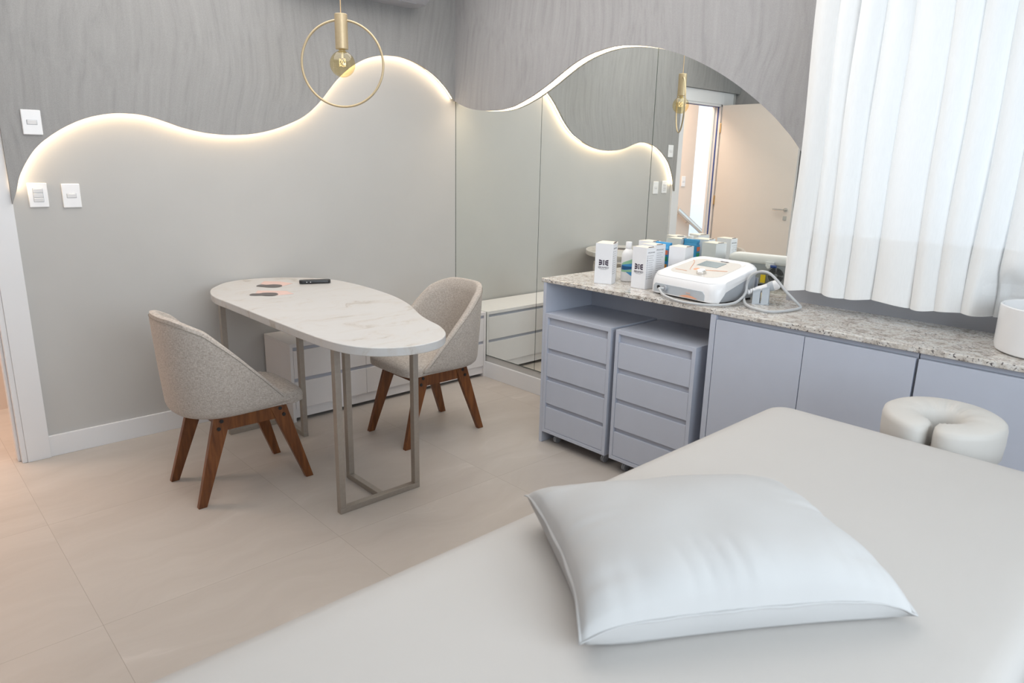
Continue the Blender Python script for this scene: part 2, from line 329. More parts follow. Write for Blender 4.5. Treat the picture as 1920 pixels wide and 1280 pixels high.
# ================================================================ ROOM
XL, XR, YB, YF, ZC = -3.60, 0.012, 0.012, -5.0, 2.70
tag(MB().box((XL - .3, YF - .2, -.1), (XR + .2, 0.08, 0)).build('floor', mFloor), kind='structure')
tag(MB().box((-6.6, 0.08, -.1), (1.0, 0.955, 0)).build('floor_hall', mFloor), kind='structure')
tag(MB().box((XL - .2, YF - .2, ZC), (XR + .2, 0.08, ZC + .1)).build('ceiling', mCeil), kind='structure')
tag(MB().box((-6.6, 0.08, ZC), (1.0, 0.955, ZC + .1)).build('ceiling_hall', mCeil), kind='structure')
# back wall with the doorway
DX0, DX1, DZ = -3.335, -2.676, 2.07
tag(MB().box((DX1, YB, 0), (XR + .2, 0.08, ZC)).box((XL - .2, YB, 0), (DX0, 0.08, ZC)).box((DX0, YB, DZ), (DX1, 0.08, ZC)).build('wall_back', mPaint), kind='structure')
# right wall: mirror bay, window bay with a window
WY0, WY1, WZ0, WZ1 = -4.75, -2.545, 1.12, 2.42
tag(MB().box((XR, -2.506, 0), (XR + .2, YB, ZC)).box((XR, YF, 0), (XR + .2, -2.506, WZ0)).box((XR, YF, WZ1), (XR + .2, -2.506, ZC))
    .box((XR, WY1, WZ0), (XR + .2, -2.506, WZ1)).box((XR, YF, WZ0), (XR + .2, WY0, WZ1)).build('wall_right', mPaint), kind='structure')
mSill = noisy('grey_sill_paint', (.34, .34, .36), 0.01, 6, 0.5)
tag(MB().box((-.090, YF, 0), (XR, -2.506, 1.06)).build('trim_1', mSill, bevel=.002), kind='structure')
tag(MB().box((XL - .2, YF, 0), (XL, YB, ZC)).build('wall_left', mPaper2), kind='structure')
tag(MB().box((XL, YF - .2, 0), (-3.4, YF, ZC)).box((-1.3, YF - .2, 0), (XR, YF, ZC)).box((-3.4, YF - .2, 0), (-1.3, YF, .9)).box((-3.4, YF - .2, 2.4), (-1.3, YF, ZC)).build('wall_front', mPaint), kind='structure')
def window(name, x0, x1, plane, ax, z0, z1):
    w = struct(name); fr = MB(); t = .05
    def B(m, a, b, c, d, e, f, mi=0):
        if ax == 'x': m.box((a, c, e), (b, d, f), mi)
        else: m.box((c, a, e), (d, b, f), mi)
    p0, p1 = plane - .03, plane + .03
    B(fr, p0, p1, x0, x1, z0, z0 + t); B(fr, p0, p1, x0, x1, z1 - t, z1)
    for x in (x0, (x0 + x1) / 2 - t / 2, x1 - t): B(fr, p0, p1, x, x + t, z0, z1)
    fr.build('window_frame', mTrim, w, bevel=.003)
    g = MB(); B(g, plane - .003, plane + .003, x0 + t, x1 - t, z0 + t, z1 - t); g.build('window_pane', mClear, w)
window('window_1', WY0, WY1, XR + .1, 'x', WZ0, WZ1)
window('window_2', -3.4, -1.3, YF - .1, 'y', .9, 2.4)
# baseboards
tag(MB().box((-2.577, -.003, 0), (-1.436, YB, .108)).build('baseboard_back', mTrim, bevel=.0015), kind='structure')
tag(MB().box((-.004, -5, 0), (XR, -.325, .110)).build('baseboard_right', mTrim, bevel=.0015), kind='structure')
# door 1: lining, architraves, open leaf
d1 = struct('door_1', (DX0, 0, 0))
f = MB(); f.box((DX1, -.012, 0), (-2.577, YB, 2.185)).box((-3.52, -.012, 0), (DX0, YB, 2.185)).box((DX0, -.012, DZ), (DX1, YB, 2.185))
f.build('architrave', mTrim, d1, bevel=.002)
j = MB(); j.box((DX1 - .022, -.006, 0), (DX1, .086, DZ)).box((DX0, -.006, 0), (DX0 + .02, .086, DZ)).box((DX0, -.006, DZ - .02), (DX1, .086, DZ))
j.box((DX1 - .034, .03, 0), (DX1 - .022, .086, DZ - .02)).box((DX0 + .02, .06, 0), (DX0 + .032, .086, DZ - .02)).build('door_lining', mTrim, d1, bevel=.002)
MB().box((DX0 + .020, .018, 0), (DX0 + .025, .030, DZ - .02)).box((DX0 + .02, .018, DZ - .025), (DX1 - .022, .030, DZ - .021)).build('door_seal', mSeal, d1)
MB().box((-3.335, -.85, .008), (-3.297, -.035, 2.062)).build('door_leaf', noisy('door_laminate', (.64, .60, .565), 0.01, 5, 0.4), d1, bevel=.002)
h = MB()
h.tube([(-3.297, -.795, 1.097), (-3.245, -.795, 1.097)], .009).tube([(-3.248, -.80, 1.097), (-3.248, -.69, 1.097)], .009).lathe([(.02, 0), (.02, .006)], T=TR((-3.297, -.795, 1.097), 0, 0, PI / 2))
h.box((-3.297, -.812, 1.0), (-3.291, -.778, 1.04)); h.build('door_handle', mChrome, d1, smooth=True)
hg = MB()
for z in (.35, 1.15, 1.85): hg.box((-3.318, -.036, z - .045), (-3.292, -.02, z + .045))
hg.build('door_hinges', noisy('brass', (.6, .45, .25), .05, 60, .35, metal=.9), d1, bevel=.002)
# hall
tag(MB().box((-4.40, .955, 0), (1.0, 1.08, ZC)).build('wall_hall', mPeach), kind='structure')
tag(MB().box((-6.6, .955, 0), (-4.86, .967, ZC)).build('wall_hall_far', mPeach), kind='structure')
tag(MB().box((-6.6, 2.8, -1.5), (-3.6, 2.9, ZC + .4)).build('wall_stairwell', mHallW), kind='structure')
tag(MB().box((-6.7, .955, -1.5), (-6.6, 2.9, ZC)).box((-3.7, 1.08, -1.5), (-3.6, 2.8, ZC)).build('wall_stairwell_side', mHallW), kind='structure')
tag(MB().box((-6.6, 1.08, -1.6), (-3.6, 2.8, -1.5)).build('floor_stairwell', mFloor), kind='structure')
tag(MB().box((-6.7, .16, 0), (-6.6, .955, ZC)).box((1.0, .16, 0), (1.1, .955, ZC)).build('wall_hall_end', mPeach), kind='structure')
gb = MB().box((-4.855, .956, .02), (-4.405, .966, 1.02)); tag(gb.build('glass_balustrade', mClear), 'clear glass balustrade pane seen in the mirror through the doorway', 'balustrade')
hr = thing('handrail', 'sloping steel handrail reflected in the mirror beyond the doorway', 'handrail', (-4.2, .93, .97))
MB().tube([(-4.03, .90, .985), (-4.70, .90, .63)], .030, 14).build('rail', mChrome, hr, smooth=True)
for xa, za in ((-4.12, .93), (-4.32, .825)): MB().tube([(xa, .955, za - .02), (xa, .90, za)], .008, 8).build('wall_bracket', mChrome, hr, smooth=True)

# ================================================================ WAVY PANELS, MIRROR
A = [(-2.582,1.245),(-2.558,1.309),(-2.54,1.368),(-2.504,1.436),(-2.455,1.502),(-2.384,1.561),(-2.307,1.608),(-2.23,1.641),(-2.151,1.661),(-2.088,1.668),(-2.009,1.667),(-1.943,1.655),(-1.878,1.636),(-1.811,1.615),(-1.723,1.597),(-1.65,1.589),(-1.564,1.587),(-1.455,1.596),(-1.352,1.618),(-1.244,1.655),(-1.132,1.709),(-1.039,1.786),(-.975,1.857),(-.916,1.923),(-.845,1.985),(-.775,2.031),(-.706,2.064),(-.626,2.087),(-.555,2.097),(-.471,2.099),(-.397,2.089),(-.322,2.069),(-.243,2.036),(-.164,1.99),(-.094,1.933),(-.035,1.866)]
B = [(-.035,1.866),(-.091,1.843),(-.164,1.820),(-.248,1.804),(-.348,1.795),(-.426,1.793),(-.502,1.795),(-.576,1.804),(-.648,1.821),(-.718,1.843),(-.786,1.868),(-.852,1.897),(-.916,1.927),(-.978,1.959),(-1.039,1.99),(-1.095,2.016),(-1.172,2.044),(-1.26,2.066),(-1.361,2.079),(-1.458,2.079),(-1.566,2.067),(-1.671,2.046),(-1.747,2.025),(-1.834,1.995),(-1.92,1.958),(-2.015,1.911),(-2.108,1.857),(-2.197,1.798),(-2.265,1.748),(-2.331,1.694),(-2.386,1.642),(-2.427,1.60),(-2.50,1.51),(-2.55,1.42)]
Ac = [(p.x, p.y) for p in catmull([Vector((a, b, 0)) for a, b in A], 4)]
Bc = [(p.x, p.y) for p in catmull([Vector((a, b, 0)) for a, b in B], 4)]
PF, PK = -.035, -.019      # front and back of the panels
wpA = thing('wavy_wall_panel', 'grey veined wallpaper panel with a backlit wavy lower edge, left of the room corner', 'wall panel', (-1.3, -.02, 1.8), 'wavy wallpaper panels')
wpB = thing('wavy_wall_panel', 'grey veined wallpaper panel with a wavy edge over the mirror', 'wall panel', (-.02, -1.3, 2.0), 'wavy wallpaper panels')
polyA = [(PF + .0, ZC)] + [(XL, ZC), (XL, 2.187), (-2.588, 2.187)] + Ac[:]
def fill_prism(poly, ax, a, b, m, name, parent):
    import bmesh
    bm = bmesh.new()
    def P(p, h): return (p[0], h, p[1]) if ax == 'y' else (h, p[0], p[1])
    vs = [bm.verts.new(P(p, a)) for p in poly]; es = [bm.edges.new((vs[i], vs[(i + 1) % len(vs)])) for i in range(len(vs))]
    bmesh.ops.triangle_fill(bm, edges=es, use_beauty=True)
    fs = bm.faces[:]; r = bmesh.ops.extrude_face_region(bm, geom=fs)
    d = b - a
    for v in [g for g in r['geom'] if isinstance(g, bmesh.types.BMVert)]: v.co += Vector((0, d, 0)) if ax == 'y' else Vector((d, 0, 0))
    bmesh.ops.recalc_face_normals(bm, faces=bm.faces)
    off = Vector(parent.location)
    for v in bm.verts: v.co -= off
    me = bpy.data.meshes.new(name); bm.to_mesh(me); bm.free(); me.materials.append(m)
    o = bpy.data.objects.new(name, me); C.objects.link(o); o.parent = parent; return o
fill_prism(polyA, 'y', PF, PK, mPaper, 'panel_board', wpA)
fill_prism([(PF, ZC), (-2.72, ZC), (-2.72, 2.35), (-2.62, 2.35), (-2.62, 1.3)] + Bc[::-1], 'x', PF, PK, mPaper2, 'panel_board', wpB)
def strip(curve, ax, off_n, lo, hi, parent):
    """thin glowing tape following the curve just above its edge, facing down"""
    vs = []; n = len(curve)
    for i, (a, z) in enumerate(curve):
        p = curve[max(0, i - 1)]; q = curve[min(n - 1, i + 1)]; t = Vector((q[0] - p[0], q[1] - p[1])).normalized(); nn = Vector((-t.y, t.x))
        if ax == 'y' and nn.y < -.2: nn = -nn
        c = Vector((a, z)) + nn * off_n
        for w in (lo, hi): vs.append((c.x, w, c.y) if ax == 'y' else (w, c.x, c.y))
    fs = [(2 * i, 2 * i + 1, 2 * i + 3, 2 * i + 2) for i in range(n - 1)]
    return MB().add(vs, fs).build('led_strip', mLED, parent)
strip(Ac[4:-1], 'y', .010, PK, .004, wpA)
strip(Bc[3:-24], 'x', -.008, PK, .004, wpB)
mr = thing('wall_mirror', 'large floor-to-wave mirror covering the wall right of the corner', 'mirror', (XR, -1.25, .157))
for y0, y1 in ((-.819, YB - .001), (-1.642, -.821), (-2.506, -1.644)):
    MB().box((XR - .004, y0 + .0008, .157), (XR - .0005, y1 - .0008, 2.30)).build('mirror_pane', mMirror, mr)
MB().box((XR - .0046, -.8214, .157), (XR - .0038, -.8186, 2.2)).box((XR - .0046, -1.6444, .157), (XR - .0038, -1.6416, 2.2)).box((XR - .005, -2.5, .154), (XR - .0005, YB, .158)).box((XR - .0055, YB - .0022, .157), (XR - .0042, YB - .0002, 2.2)).build('mirror_joint', mMirEdge, mr)

# ================================================================ SWITCHES
def switch(x0, x1, z0, z1, yf, keys, label, kh=.019):
    t = thing('light_switch', label, 'light switch', ((x0 + x1) / 2, yf, (z0 + z1) / 2), 'white wall switch plates')
    cx, cz = (x0 + x1) / 2, (z0 + z1) / 2
    MB().box((x0, yf - .008, z0), (x1, yf, z1)).build('switch_plate', mPlast, t, bevel=.004, seg=3)
    for k in range(keys):
        z = cz + (keys - 1) * kh * .55 - k * kh * 1.1
        MB().rings([[(cx - .019, yf - .0082, z - kh / 2), (cx + .019, yf - .0082, z - kh / 2), (cx + .019, yf - .0082, z + kh / 2), (cx - .019, yf - .0082, z + kh / 2)],
                    [(cx - .018, yf - .010, z - kh / 2 + .001), (cx + .018, yf - .010, z - kh / 2 + .001), (cx + .018, yf - .0135, z + kh / 2 - .001), (cx - .018, yf - .0135, z + kh / 2 - .001)]]).build('rocker', mPlast, t, bevel=.001)
        MB().box((cx - .0205, yf - .0084, z - kh / 2 - .0012), (cx + .0205, yf - .0078, z + kh / 2 + .0012)).build('rocker_gap', mPlastG, t)
switch(-2.503, -2.426, 1.552, 1.661, PF, 1, 'white one-key light switch on the textured panel above the glowing edge')
switch(-2.512, -2.433, 1.226, 1.338, YB, 3, 'white three-key light switch just below the left tip of the glowing edge')
switch(-2.376, -2.299, 1.221, 1.334, YB, 1, 'white one-key light switch on the plain wall, right of the three-key one')
switch(-4.23, -4.15, 1.24, 1.36, .955, 1, 'white light switch on the peach hall wall, seen in the mirror')

# ================================================================ AIR CONDITIONER
ac = thing('air_conditioner', 'grey-white split air conditioner high on the wall, cut by the top of the picture', 'air conditioner', (-.80, -.035, 2.33))
def rr(x0, x1, y0, y1, r, z, n=6):
    out = []
    for cx, cy, a in ((x1 - r, y1 - r, 0), (x0 + r, y1 - r, 90), (x0 + r, y0 + r, 180), (x1 - r, y0 + r, 270)):
        for k in range(n + 1): t = math.radians(a + 90 * k / n); out.append((cx + r * math.cos(t), cy + r * math.sin(t), z))
    return out
MB().rings([rr(-1.25, -.37, -.20, -.036, .05, 2.387, 6), rr(-1.27, -.355, -.235, -.036, .07, 2.41, 6), rr(-1.27, -.352, -.245, -.036, .07, 2.485, 6), rr(-1.27, -.352, -.235, -.036, .07, 2.66, 6)]).build('housing', mAC, ac, smooth=True)
MB().box((-1.2, -.19, 2.384), (-.45, -.11, 2.388)).build('air_flap', mAC, ac, bevel=.001)

# ================================================================ LOW CABINET
def drawer_box(m, x0, x1, y0, y1, z0, z1): m.box((x0, y0, z0), (x1, y1, z1))
lc = thing('low_cabinet', 'low pale grey cabinet with two rows of drawers, against the wall under the table', 'cabinet', (-.71, -.16, 0))
LX0, LX1, LY = -1.446, .004, -.335
MB().box((LX0, LY, .443), (LX1, -.003, .465)).build('top_panel', mCabLow, lc, bevel=.001)
for xa in (LX0, LX1 - .018): MB().box((xa, LY, .0), (xa + .018, -.003, .443)).build('side_panel', mCabLow, lc, bevel=.001)
MB().box((LX0 + .018, LY + .012, .085), (LX1 - .018, LY + .0205, .443)).build('groove_back', mGroove, lc)
MB().box((LX0 + .018, LY + .021, .02), (LX1 - .018, -.01, .443)).build('carcass', mGroove, lc)
MB().box((LX0 + .018, LY + .012, .022), (LX1 - .018, LY + .0205, .077)).build('toe_kick', mCabLow, lc)
for i, (a, b) in enumerate(((-1.426, -.9605), (-.9585, -.4875), (-.4855, -.016))):
    for z0, z1 in ((.080, .238), (.260, .422)):
        MB().box((a, LY + .001, z0), (b, LY + .0115, z1)).build('drawer', mCabLow, lc, bevel=.0008)

# ================================================================ WORKTOP AND BASE CABINETS
wt = MB().box((-.552, -4.95, .880), (-.001 + .008, -1.412, .900)); tag(wt.build('granite_worktop', mGran, bevel=.0025), 'long speckled granite worktop running under mirror and curtain', 'worktop')
CF_ = -.550
oc = thing('open_cabinet', 'open-fronted lavender grey cabinet frame holding the two drawer pedestals', 'cabinet', (-.3, -1.93, 0))
MB().box((CF_, -1.447, 0), (-.01, -1.427, .8795)).build('side_panel', mCab, oc, bevel=.0008)
MB().box((CF_, -2.435, 0), (-.095, -2.410, .8795)).build('partition', mCab, oc, bevel=.0008)
MB().box((-.187, -2.409, .0), (-.170, -1.448, .8795)).build('back_panel', mCabIn, oc)
def pedestal(label):
    t = thing('drawer_pedestal', label, 'drawer unit', (-.37, -1.669, 0), 'four-drawer pedestals under the worktop')
    y0, y1 = -1.889, -1.450; x0, x1 = -.553, -.190
    MB().box((x0, y0, .700), (x1, y1, .720)).build('top_panel', mCab, t, bevel=.0008)
    MB().box((x0, y0, .065), (x1, y0 + .019, .700)).box((x0, y1 - .019, .065), (x1, y1, .700)).box((x0, y0 + .019, .065), (x1, y1 - .019, .084)).box((x1 - .01, y0 + .019, .084), (x1, y1 - .019, .7)).build('carcass', mCab, t, bevel=.0008)
    MB().box((x0 + .014, y0 + .019, .084), (x0 + .030, y1 - .019, .700)).build('groove_back', mGroove, t)
    for z0, z1 in ((.0865, .2098), (.2321, .3578), (.382, .5076), (.5353, .6598)):
        MB().box((x0 + .002, y0 + .0205, z0), (x0 + .0135, y1 - .0205, z1)).build('drawer', mCab, t, bevel=.0008)
    for yy in (y0 + .045, y1 - .06):
        for xx in (x0 + .062, x1 - .06):
            c = MB().tube([(xx, yy - .009, .022), (xx, yy - .001, .022)], .022, 16).tube([(xx, yy + .001, .022), (xx, yy + .009, .022)], .022, 16)
            c.box((xx - .02, yy - .012, .052), (xx + .02, yy + .012, .0645)).tube([(xx + .0, yy, .022), (xx + .006, yy, .055)], .006, 8)
            c.build('caster', mPlastG, t, smooth=True)
    return t
p1 = pedestal('lavender grey four-drawer pedestal next to the worktop end, left one of the pair')
p2 = copy_tree(p1); p2['label'] = 'lavender grey four-drawer pedestal beside the cabinet doors, right one of the pair'; p2.location.y -= .468
def base_cab(label, y1, gaps, y0):
    t = thing('base_cabinet', label, 'cabinet', (-.3, (y0 + y1) / 2, 0), 'hinged base cabinets under the worktop')
    MB().box((CF_ + .022, y0, .06), (-.095, y1, .8795)).build('carcass', mCabIn, t)
    MB().box((CF_ + .018, y0, .861), (CF_ + .021, y1, .8795)).build('handle_channel', mGroove, t)
    MB().box((CF_ + .05, y0, 0), (-.095, y1, .0595)).build('plinth', mCab, t)
    e = [y1 - .001] + gaps + [y0 + .001]
    for a, b in zip(e[:-1], e[1:]):
        MB().box((CF_, b + .0015, .062), (CF_ + .018, a - .0015, .8595)).build('cabinet_door', mCab, t, bevel=.0008)
    return t
base_cab('lavender grey two-door base cabinet directly right of the drawer pedestals', -2.4355, [-2.815], -3.204)
base_cab('lavender grey base cabinet below the white basin, behind the face cradle', -3.2085, [-3.60, -4.0, -4.40], -4.8)

# ================================================================ TABLE
T = [(-1.864,-.612),(-1.866,-.484),(-1.860,-.391),(-1.839,-.302),(-1.80,-.205),(-1.744,-.126),(-1.667,-.045),(-1.584,-.006),(-1.506,.001),(-1.4,-.025),(-1.308,-.076),(-1.228,-.147),(-1.168,-.226),(-1.129,-.323),(-1.113,-.437),(-1.108,-.572),(-1.114,-.714),(-1.130,-.872),(-1.157,-1.005),(-1.2,-1.151),(-1.257,-1.288),(-1.304,-1.398),(-1.334,-1.497),(-1.353,-1.581),(-1.378,-1.651),(-1.414,-1.719),(-1.458,-1.770),(-1.510,-1.805),(-1.572,-1.822),(-1.632,-1.822),(-1.69,-1.806),(-1.75,-1.772),(-1.798,-1.722),(-1.828,-1.665),(-1.847,-1.595),(-1.857,-1.513),(-1.862,-1.414),(-1.865,-1.186),(-1.865,-.917)]
tb = thing('meeting_table', 'free-form white marble table with slim champagne metal legs', 'table', (-1.5, -.9, 0))
TC = [(p.x, p.y) for p in catmull([Vector((a, b, 0)) for a, b in T], 4, True)]
MB().prism(TC, 'z', .762, .797).build('tabletop', mMarb, tb, bevel=.003, smooth=True, angle=60)
w = .027
def leg(name, m): m.build(name, mSteel, tb, bevel=.0012)
zt = .7615
lf = MB(); fy0, fy1 = -1.467, -1.437
leg('leg', MB().box((-1.785, fy0, .026), (-1.785 + w, fy1, zt)))
leg('leg', MB().box((-1.374 - w, fy0, .026), (-1.374, fy1, zt)))
leg('leg', MB().box((-1.582, -1.190, .026), (-1.555, -1.160, zt)))
leg('floor_rail', MB().box((-1.785, fy0, 0), (-1.374, fy1, .0255)))
leg('floor_rail', MB().box((-1.582, fy1 + .0005, 0), (-1.555, -1.160, .0255)))
leg('leg', MB().box((-1.79, -.287, .026), (-1.79 + w, -.257, zt)))
leg('leg', MB().box((-1.502, -.568, .026), (-1.475, -.538, zt)))
leg('floor_rail', MB().box((-1.79, -.287, 0), (-1.475, -.257, .0255)))
leg('floor_rail', MB().box((-1.502, -.568, 0), (-1.475, -.2875, .0255)))

# things on the table
rc = thing('remote_control', 'black remote control lying near the far end of the marble table', 'remote control', (-1.28, -.35, .798), rot=math.radians(-24))
m = MB().rings([rr(-.085, .085, -.021, .021, .018, z, 5) if i in (1, 2) else rr(-.083, .083, -.019, .019, .017, z, 5) for i, z in enumerate((0, .004, .015, .019))])
m.build('housing', mBlack, rc, smooth=True, world=False)
m = MB()
for k in range(2): m.tube([(-.045 + k * .02, -.0215, .010), (-.045 + k * .02, -.0225, .010)], .0025, 8)
m.build('indicator', mPlast, rc, world=False)
def leaflet(label, pink, dark, z, loc):
    t = thing('leaflet', label, 'leaflet', (loc[0], loc[1], z), 'pink and charcoal leaflets on the table')
    MB().prism(pink, 'z', z, z + .0008).build('pink_card', mPink, t)
    MB().prism(dark, 'z', z + .001, z + .0018).build('charcoal_blob', mCharc, t)
def blob(pts): return [(p.x, p.y) for p in catmull([Vector((a, b, 0)) for a, b in pts], 4, True)]
leaflet('pink leaflet with a charcoal blob, the farther of the two on the marble table', [(-1.53, -.198), (-1.477, -.127), (-1.41, -.186), (-1.381, -.285), (-1.493, -.351)],
        blob([(-1.578, -.259), (-1.545, -.225), (-1.515, -.250), (-1.475, -.262), (-1.455, -.300), (-1.475, -.343), (-1.515, -.352), (-1.545, -.325), (-1.557, -.300)]), .7972, (-1.45, -.23))
leaflet('pink leaflet with a charcoal blob, the nearer of the two on the marble table', [(-1.675, -.467), (-1.626, -.384), (-1.511, -.478), (-1.518, -.578), (-1.610, -.565)],
        blob([(-1.713, -.489), (-1.685, -.455), (-1.655, -.470), (-1.625, -.468), (-1.583, -.500), (-1.588, -.548), (-1.625, -.573), (-1.655, -.552), (-1.670, -.527), (-1.692, -.515)]), .7972, (-1.58, -.48))

# ================================================================ CHAIRS (local: +x forward)
def make_chair(label):
    t = thing('upholstered_chair', label, 'chair', (0, 0, 0), 'beige barrel chairs with splayed wooden legs')
    # plan of the shell: straight sides, elliptical back
    def plan(s):                                   # s in -1..1 round the U, returns outer point and inward normal
        a = s * 2.0
        if abs(a) > 1.25:
            e = (abs(a) - 1.25) / .75; x = -.055 + e * .215; y = .250 - .010 * e; nrm = Vector((0.05, -1, 0))
            p = Vector((x, y if a > 0 else -y, 0)); nrm.y *= (1 if a > 0 else -1)
            return p, nrm.normalized()
        th = a / 1.25 * PI / 2
        p = Vector((-.055 - .262 * abs(math.cos(th)) ** .82, .250 * math.copysign(abs(math.sin(th)) ** .82, th), 0))
        q = Vector((-.055, 0, 0)) - p; q.y *= .95
        return p, q.normalized()
    rimpts = [(-.34, .832), (-.30, .829), (-.264, .812), (-.20, .778), (-.066, .655), (.042, .545), (.134, .445), (.17, .415)]
    def rim(x):
        for (a, za), (b, zb) in zip(rimpts[:-1], rimpts[1:]):
            if x <= b: u = max(0, (x - a) / (b - a)); return za + (zb - za) * u
        return rimpts[-1][1]
    ns = 72; rings = []
    for i in range(ns + 1):
        s = -1 + 2 * i / ns; p, n = plan(s); zr = rim(p.x); zb = .392 + .012 * (abs(s) ** 6); H = max(.02, zr - zb)
        def at(h, inw):
            k = .90 + .10 * min(1, (h / .42)) ** .7
            q = Vector((p.x * k if p.x < 0 else p.x, p.y * k, 0)) + n * inw; return Vector((q.x, q.y, zb + h))
        th = min(.036, .012 + H * .10)
        pts = [at(0, .030), at(.001, .014), at(min(.012, H * .15), .004), at(min(.035, H * .3), 0)]
        for u in (.45, .62, .8, .93): pts.append(at(max(min(.035, H * .3), H * u), 0))
        pts += [at(H - .002, .004), at(H, th * .35), at(H + .001, th * .7), at(H - .006, th)]
        for u in (.85, .6, .35, .12): pts.append(at(H * u, th + .004))
        rings.append(pts)
    MB().rings(rings).build('backrest_shell', mLinen, t, smooth=True, angle=70, world=False)
    # piping seam along the outer rim
    seam = []
    for i in range(2, ns - 1):
        s = -1 + 2 * i / ns; p, n = plan(s); zr = rim(p.x) - .016; k = .90 + .10 * min(1, max(0.01, zr - .392) / .42) ** .7
        seam.append(Vector((p.x * k if p.x < 0 else p.x, p.y * k, zr)) - n * .0002)
    MB().tube(seam, .0013, 6).build('seam', noisy('linen_seam', (.26, .235, .205), .05, 200, .9), t, smooth=True, world=False)
    # seat cushion
    def sp(inset, z, xf):
        out = []
        for i in range(25):
            s = -.92 + 1.84 * i / 24; p, n = plan(s); q = p * .94 + n * (.030 + inset); q.x = max(q.x, -.25 + inset)
            out.append((q.x, q.y, z))
        out += [(xf - .05, .205 - inset, z), (xf - .015 - inset, .185 - inset, z), (xf - inset, .14 - inset, z), (xf - inset + .004, 0, z), (xf - inset, -.14 + inset, z), (xf - .015 - inset, -.185 + inset, z), (xf - .05, -.205 + inset, z)]
        return out
    MB().rings([sp(.012, .386, .245), sp(.0, .392, .250), sp(.0, .425, .252), sp(.008, .440, .250), sp(.03, .449, .245), sp(.055, .454, .24)]).build('seat', mLinen, t, smooth=True, angle=50, world=False)
    # wooden base
    for sx in (-1, 1):
        for sy in (-1, 1):
            yt, yb = .150 * sy, .176 * sy; d = .013
            xt0, xt1 = (.085, .163) ; xb0, xb1 = .232, .268
            R = []
            for z, a, b, y in ((0, xb0, xb1, yb), (.3845, xt0, xt1, yt)):
                R.append([(sx * a, y - d, z), (sx * b, y - d, z), (sx * b, y + d, z), (sx * a, y + d, z)])
            lg = MB().rings(R).build('leg', mWood, t, bevel=.002, world=False)
            bo = MB()
            for zz, xx in ((.365, .133), (.333, .148)):
                yy = yt + (yb - yt) * (1 - zz / .3845) + sy * d
                bo.tube([(sx * xx, yy - sy * .002, zz), (sx * xx, yy + sy * .003, zz)], .0085, 14)
            b_ = bo.build('bolts', mBlack, lg, smooth=True, world=False); b_['label'] = 'two dark bolt heads'
    for sy in (-1, 1): MB().box((-.125, sy * .151 - .010, .318), (.125, sy * .151 + .010, .3845)).build('side_rail', mWood, t, bevel=.002, world=False)
    for sx in (-1, 1): MB().box((sx * .118 - .010, -.140, .318), (sx * .118 + .010, .140, .3845)).build('cross_rail', mWood, t, bevel=.002, world=False)
    return t
ch1 = make_chair('beige linen barrel chair with brown wooden legs, left of the marble table')
ch1.location = (-1.955, -.845, 0)
ch2 = copy_tree(ch1); ch2['label'] = 'beige linen barrel chair with brown wooden legs, between the marble table and the mirror'
ch2.location = (-.920, -.890, 0); ch2.rotation_euler = (0, 0, PI)

# ================================================================ PENDANT
PX, PY = -1.354, -.869
pd = thing('pendant_lamp', 'brushed gold ring pendant with an amber globe bulb over the table', 'pendant lamp', (PX, PY, 2.69))
MB().tube([(PX, PY, 2.112), (PX, PY, 2.66)], .0022, 8).build('cord', noisy('gold_cord', (.55, .38, .20), .05, 90, .5), pd)
MB().lathe([(.05, 2.66), (.05, 2.68), (.048, 2.699)], (PX, PY, 0)).build('ceiling_rose', mGold, pd, smooth=True)
MB().lathe([(.0275, 0), (.029, .002), (.029, .148), (.0275, .150)], (PX, PY, 1.963), 40).build('lamp_holder', mGold, pd, smooth=True)
vx = Vector((CR.x, CR.y, 0)).normalized(); rad = .188; ringc = Vector((PX, PY, 1.900)); off = Vector((-vx.y, vx.x, 0)) * -.0
ring = [ringc + off + rad * (math.cos(a) * vx + math.sin(a) * Vector((0, 0, 1))) for a in [2 * PI * k / 96 for k in range(96)]]
MB().tube(ring, .0052, 12, closed=True).build('ring', mGold, pd, smooth=True)
R_ = .058; prof = [(.013, 1.966), (.015, 1.958), (.019, 1.949)]
cz = 1.899
for k in range(3, 22):
    a = PI * k / 22; prof.append((R_ * math.sin(a), cz + R_ * math.cos(a)))
prof.append((.002, cz - R_)); prof = [(r, z) for r, z in prof if z < 1.967]
MB().lathe(prof, (PX, PY, 0), 40).build('bulb', mAmber, pd, smooth=True)
fl = []
for k in range(60):
    a = k / 59 * 2 * PI * 3; r = .014; fl.append((PX + r * math.cos(a), PY + r * math.sin(a), 1.925 - .035 * abs(math.sin(k / 59 * PI * 4))))
MB().tube(fl, .0008, 6).build('filament', mFil, pd)
MB().tube([(PX, PY, 1.96), (PX, PY, 1.925)], .005, 10).build('filament_stem', mPlast, pd, smooth=True)

